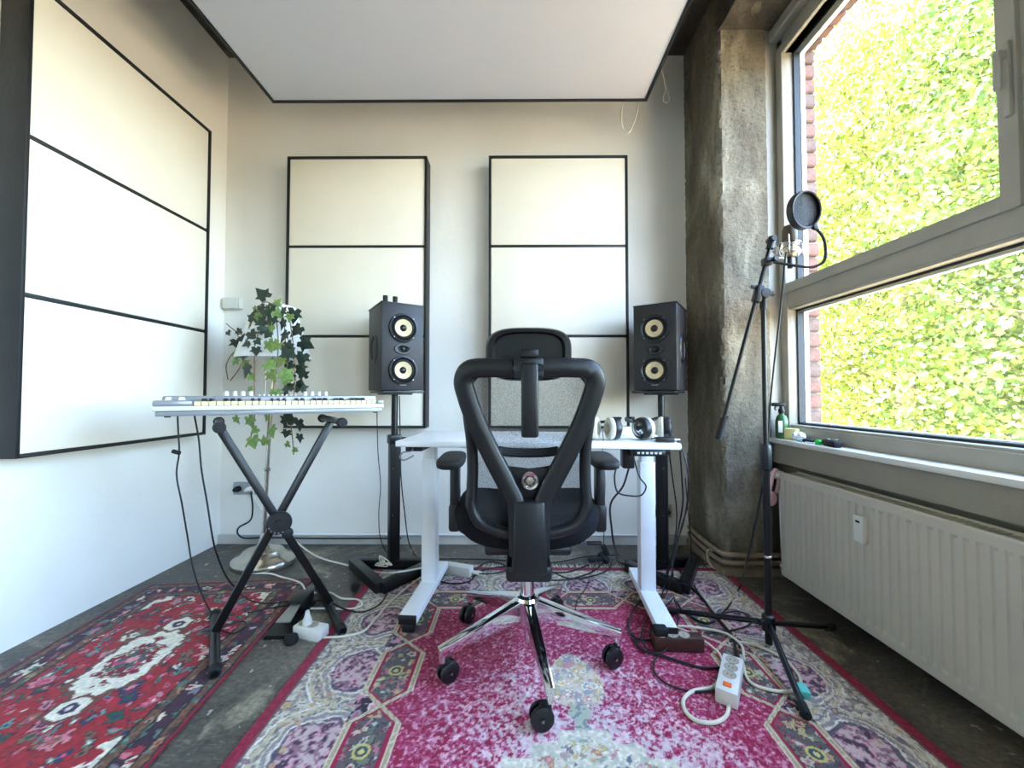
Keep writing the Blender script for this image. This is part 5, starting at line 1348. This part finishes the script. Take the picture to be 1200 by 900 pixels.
# ================================================================== CABLES
CABLE = {
 'keyboard_left': [(-1.358,1.6,0.865),(-1.354,1.6,0.803),(-1.348,1.6,0.718),(-1.357,1.6,0.632),(-1.333,1.6,0.513),(-1.372,1.68,0.349),(-1.348,1.68,0.226),(-1.302,1.68,0.102),(-1.265,1.68,0.036)],
 'keyboard_second': [(-1.338,1.66,0.862),(-1.318,1.66,0.762),(-1.304,1.66,0.638),(-1.277,1.66,0.497),(-1.252,1.66,0.357),(-1.289,1.74,0.248),(-1.281,1.8,0.118),(-1.22,1.837,0.016),(-1.08,1.801,0.016),(-1.013,1.831,0.016),(-0.987,1.854,0.016)],
 'keyboard_end': [(-0.811,2.35,0.911),(-0.811,2.35,0.81),(-0.804,2.35,0.61),(-0.787,2.35,0.41),(-0.796,2.35,0.261),(-0.784,2.35,0.103),(-0.745,2.369,0.006),(-0.686,2.309,0.006)],
 'stand_left': [(-0.657,2.27,0.941),(-0.651,2.27,0.718),(-0.644,2.27,0.477),(-0.623,2.27,0.285),(-0.657,2.514,0.012),(-0.541,2.295,0.012),(-0.437,2.216,0.012)],
 'white_socket': [(-1.659,2.53,0.351),(-1.617,2.5,0.279),(-1.535,2.5,0.189),(-1.398,2.45,0.106),(-1.165,2.331,0.02),(-0.895,2.183,0.02),(-0.73,2.111,0.02),(-0.602,2.012,0.06),(-0.466,2.071,0.06)],
 'black_socket': [(-1.67,2.53,0.33),(-1.657,2.53,0.234),(-1.672,2.53,0.153),(-1.721,2.5,0.12),(-1.731,2.5,0.089),(-1.699,2.5,0.057),(-1.569,2.515,0.052),(-1.247,2.515,0.047),(-0.711,2.515,0.049)],
 'white_loop': [(-1.489,2.154,0.008),(-1.429,2.114,0.008),(-1.361,2.114,0.008),(-1.294,2.115,0.008),(-1.204,2.076,0.008),(-1.072,2.012,0.008),(-0.98,1.918,0.008),(-0.887,1.918,0.008),(-0.801,1.863,0.008),(-0.716,1.848,0.008),(-0.684,1.804,0.008),(-0.707,1.776,0.008),(-0.819,1.775,0.008),(-0.921,1.774,0.008)],
 'cream_strip': [(-0.737,1.556,0.014),(-0.67,1.562,0.014),(-0.6,1.595,0.014),(-0.581,1.685,0.014),(-0.564,1.801,0.014),(-0.526,1.942,0.014),(-0.471,2.077,0.014),(-0.409,2.19,0.014)],
 'black_floor': [(-1.195,1.611,0.016),(-1.096,1.578,0.016),(-1.083,1.618,0.016),(-1.118,1.66,0.016),(-1.175,1.617,0.016)],
 'black_rug': [(-1.146,1.727,0.014),(-1.061,1.769,0.014),(-0.983,1.798,0.014),(-0.864,1.828,0.014),(-0.737,1.757,0.014),(-0.654,1.737,0.014),(-0.602,1.8,0.014),(-0.603,1.924,0.014)],
 'bundle_a': [(-0.421,2.068,0.014),(-0.362,2.013,0.014),(-0.287,1.995,0.014),(-0.227,2.022,0.014),(-0.185,2.129,0.014),(-0.061,2.192,0.014),(0.077,2.161,0.014),(0.255,2.121,0.014),(0.408,2.217,0.014)],
 'bundle_b': [(-0.429,2.301,0.01),(-0.308,2.301,0.01),(-0.112,2.291,0.01),(0.176,2.247,0.01),(0.431,2.342,0.01),(0.611,2.368,0.01)],
 'bundle_c': [(-0.218,2.14,0.018),(-0.134,2.248,0.018),(-0.014,2.162,0.018),(0.096,2.062,0.018),(0.222,2.026,0.018),(0.386,2.103,0.018),(0.527,2.287,0.018)],
 'bundle_d': [(-0.226,2.095,0.02),(-0.102,2.096,0.02),(0.032,2.179,0.02),(0.167,2.138,0.02),(0.28,2.04,0.02),(0.378,2.06,0.02),(0.493,2.14,0.02),(0.555,2.283,0.02)],
 'thin_drop': [(0.4,1.95,0.155),(0.414,2.153,0.014),(0.341,1.947,0.014),(0.281,1.828,0.014),(0.26,1.736,0.014)],
 'monitor_a': [(0.766,2.0,0.704),(0.805,2.05,0.525),(0.825,2.05,0.352),(0.81,2.05,0.18),(0.796,2.119,0.012),(0.679,1.873,0.012),(0.567,1.665,0.012),(0.527,1.578,0.012)],
 'monitor_b': [(0.866,2.1,0.656),(0.874,2.1,0.514),(0.877,2.1,0.381),(0.853,2.1,0.249),(0.781,2.0,0.115),(0.77,1.954,0.012),(0.731,1.763,0.012),(0.778,1.667,0.012),(0.829,1.679,0.012)],
 'monitor_c': [(0.842,1.95,0.669),(0.839,1.95,0.463),(0.817,1.95,0.332),(0.77,1.95,0.197),(0.721,1.954,0.012),(0.627,1.763,0.012),(0.574,1.635,0.012),(0.573,1.5,0.012)],
 'monitor_d': [(0.913,2.15,0.504),(0.925,2.15,0.345),(0.94,2.15,0.142),(0.939,2.14,0.012),(0.877,1.955,0.012),(0.866,1.828,0.012)],
 'desk_loop': [(0.503,1.7,0.687),(0.531,1.7,0.597),(0.556,1.7,0.561),(0.537,1.7,0.525),(0.483,1.7,0.522),(0.437,1.7,0.536),(0.423,1.7,0.597),(0.43,1.7,0.64)],
 'desk_drop': [(0.499,1.75,0.631),(0.472,1.75,0.55),(0.419,1.75,0.476),(0.422,1.75,0.365),(0.491,1.95,0.184),(0.588,2.226,0.02),(0.641,2.182,0.02)],
 'mic_cable': [(1.047,1.53,1.497),(1.039,1.53,1.434),(1.019,1.53,1.252),(0.997,1.53,1.088),(0.978,1.53,0.925),(0.965,1.53,0.762),(0.947,1.53,0.633),(0.922,1.53,0.504),(0.913,1.58,0.324),(1.081,1.952,0.014),(0.915,1.761,0.014),(0.84,1.701,0.014),(0.904,1.741,0.014),(0.974,1.748,0.014),(0.987,1.696,0.014),(0.954,1.652,0.014),(0.872,1.616,0.014),(0.743,1.593,0.014)],
 'strip_a': [(0.802,1.424,0.02),(0.842,1.514,0.02),(0.821,1.583,0.02),(0.737,1.617,0.02),(0.642,1.634,0.02)],
 'strip_b': [(0.724,1.41,0.02),(0.734,1.465,0.02),(0.706,1.55,0.02),(0.664,1.605,0.02),(0.626,1.628,0.02)],
 'strip_loop': [(0.648,1.231,0.014),(0.612,1.186,0.014),(0.564,1.165,0.014),(0.52,1.174,0.014),(0.505,1.208,0.014),(0.518,1.25,0.014),(0.562,1.286,0.014),(0.634,1.305,0.014),(0.681,1.343,0.014)],
 'strip_c': [(0.811,1.46,0.014),(0.768,1.324,0.014),(0.804,1.295,0.014),(0.867,1.288,0.014),(0.923,1.318,0.014),(0.951,1.373,0.014),(0.949,1.452,0.014),(0.899,1.519,0.014),(0.846,1.54,0.014)],
 'strip_black': [(0.781,1.428,0.014),(0.814,1.499,0.014),(0.844,1.577,0.014),(0.848,1.634,0.014),(0.853,1.74,0.014),(0.862,1.87,0.014),(0.857,2.002,0.014),(0.878,2.156,0.014),(0.859,2.299,0.014)],
 'rug_black_a': [(0.597,1.864,0.016),(0.514,1.755,0.016),(0.459,1.628,0.016),(0.464,1.555,0.016),(0.526,1.545,0.016),(0.611,1.556,0.016)],
 'rug_black_b': [(0.465,1.591,0.014),(0.462,1.496,0.014),(0.526,1.458,0.014),(0.588,1.422,0.014),(0.635,1.397,0.014),(0.711,1.397,0.014)],
 'rug_black_c': [(0.533,1.477,0.014),(0.491,1.426,0.014),(0.471,1.362,0.014),(0.5,1.311,0.014),(0.557,1.286,0.014),(0.634,1.29,0.014)],
 'rug_black_d': [(0.724,1.837,0.03),(0.672,1.665,0.03),(0.582,1.522,0.03),(0.523,1.447,0.03),(0.482,1.461,0.03),(0.476,1.521,0.03),(0.533,1.645,0.03),(0.626,1.729,0.03),(0.724,1.837,0.03)],
 'hp_cable': [(0.629,1.66,0.806),(0.661,1.66,0.774),(0.685,1.66,0.739),(0.699,1.63,0.663),(0.701,1.63,0.509),(0.672,1.63,0.406),(0.727,1.916,0.03),(0.677,1.837,0.03)],
 'hp_cable2': [(0.356,1.62,0.799),(0.359,1.62,0.768),(0.355,1.62,0.733),(0.365,1.62,0.613),(0.361,1.62,0.477),(0.396,1.8,0.273),(0.434,2.116,0.03)],
 'radiator_wire': [(1.278,2.02,0.395),(1.264,2.02,0.311),(1.245,2.02,0.192)],
}

def cable(key, r, mt, label, extra=None, name='cable'):
    bm = B(); P_ = [Vector(p) for p in CABLE[key]]
    for p in P_: p.z = max(p.z, r+.001)
    tube(bm, P_, r, 8, 8)
    o = obj(name, bm, MT[mt])
    tag(o, label, 'cable')
    if extra: extra(o)
    return o
def inline(o):
    bm = B(); p = CABLE['keyboard_left'][2]; box(bm, (p[0]-.012, p[1], p[2]), (.034, .012, .016), rotm('Y', R(15)), .004); obj('inline_plug', bm, MT['rubber'], o)
cable('keyboard_left', .0030, 'blackcable', 'black cable with inline plug hanging from the left end of the keyboard', inline)
cable('keyboard_second', .0034, 'blackcable', 'black cable hanging from the keyboard and trailing over the red rug')
cable('keyboard_end', .0026, 'blackcable', 'thin black cable hanging behind the right end of the keyboard')
cable('stand_left', .0034, 'blackcable', 'black cable running down beside the left speaker stand pole')
cable('white_socket', .0042, 'whitecable', 'white cable from the left wall outlet to the left desk leg')
cable('black_socket', .0048, 'blackcable', 'black cable from the left wall outlet along the back wall')
cable('white_loop', .0042, 'whitecable', 'white cable looping round the lamp base and under the keyboard stand')
cable('cream_strip', .0044, 'cream', 'cream cable of the small white power strip crossing the rug edge')
cable('black_floor', .0028, 'blackcable', 'thin black cable curled beside the left foot of the keyboard stand')
cable('black_rug', .0034, 'blackcable', 'black cable from the red rug to the left speaker stand base')
cable('bundle_a', .0040, 'blackcable', 'black cable curving out from the left desk foot')
cable('bundle_b', .0036, 'blackcable', 'black cable running straight along the back wall floor')
cable('bundle_c', .0036, 'blackcable', 'black cable winding through the tangle behind the chair')
cable('bundle_d', .0036, 'blackcable', 'black cable lying along the back fringe of the rug')
cable('thin_drop', .0018, 'blackcable', 'thin black wire hanging down behind the gas lift')
cable('monitor_a', .0034, 'blackcable', 'black cable falling from the desk end to the brown power strip')
cable('monitor_b', .0044, 'blackcable', 'thick black cable falling beside the right speaker stand')
cable('monitor_c', .0034, 'blackcable', 'black cable nearest the column falling onto the desk foot')
cable('monitor_d', .0028, 'blackcable', 'thin black cable against the concrete column')
cable('desk_loop', .0034, 'blackcable', 'black cable looping below the desk control panel')
cable('desk_drop', .0044, 'blackcable', 'thick black cable from the desk control box to the floor')
cable('mic_cable', .0034, 'blackcable', 'black microphone cable falling from the microphone to the rug')
cable('strip_a', .0046, 'cream', 'cream cable from the brown power strip to the far end of the white strip')
cable('strip_b', .0046, 'cream', 'cream cable arching left of the white power strip')
cable('strip_loop', .0056, 'cream', 'thick cream cable looping from the near end of the white power strip')
cable('strip_c', .0050, 'cream', 'cream cable coiled under the microphone stand leg')
cable('strip_black', .0046, 'blackcable', 'black mains cable plugged into the far end of the white strip')
cable('rug_black_a', .0040, 'blackcable', 'black cable looping left of the brown power strip')
cable('rug_black_b', .0042, 'blackcable', 'black cable crossing the rug to the white power strip')
cable('rug_black_c', .0030, 'blackcable', 'thin black cable curving under the cream loop on the rug')
cable('rug_black_d', .0030, 'blackcable', 'thin black cable coiled over the right desk foot')
cable('hp_cable', .0030, 'blackcable', 'black headphone cable hanging over the right end of the desk')
cable('hp_cable2', .0018, 'blackcable', 'thin headphone wire hanging over the desk edge behind the chair')
cable('radiator_wire', .0022, 'blackcable', 'thin dark wire hanging below the pink pad')
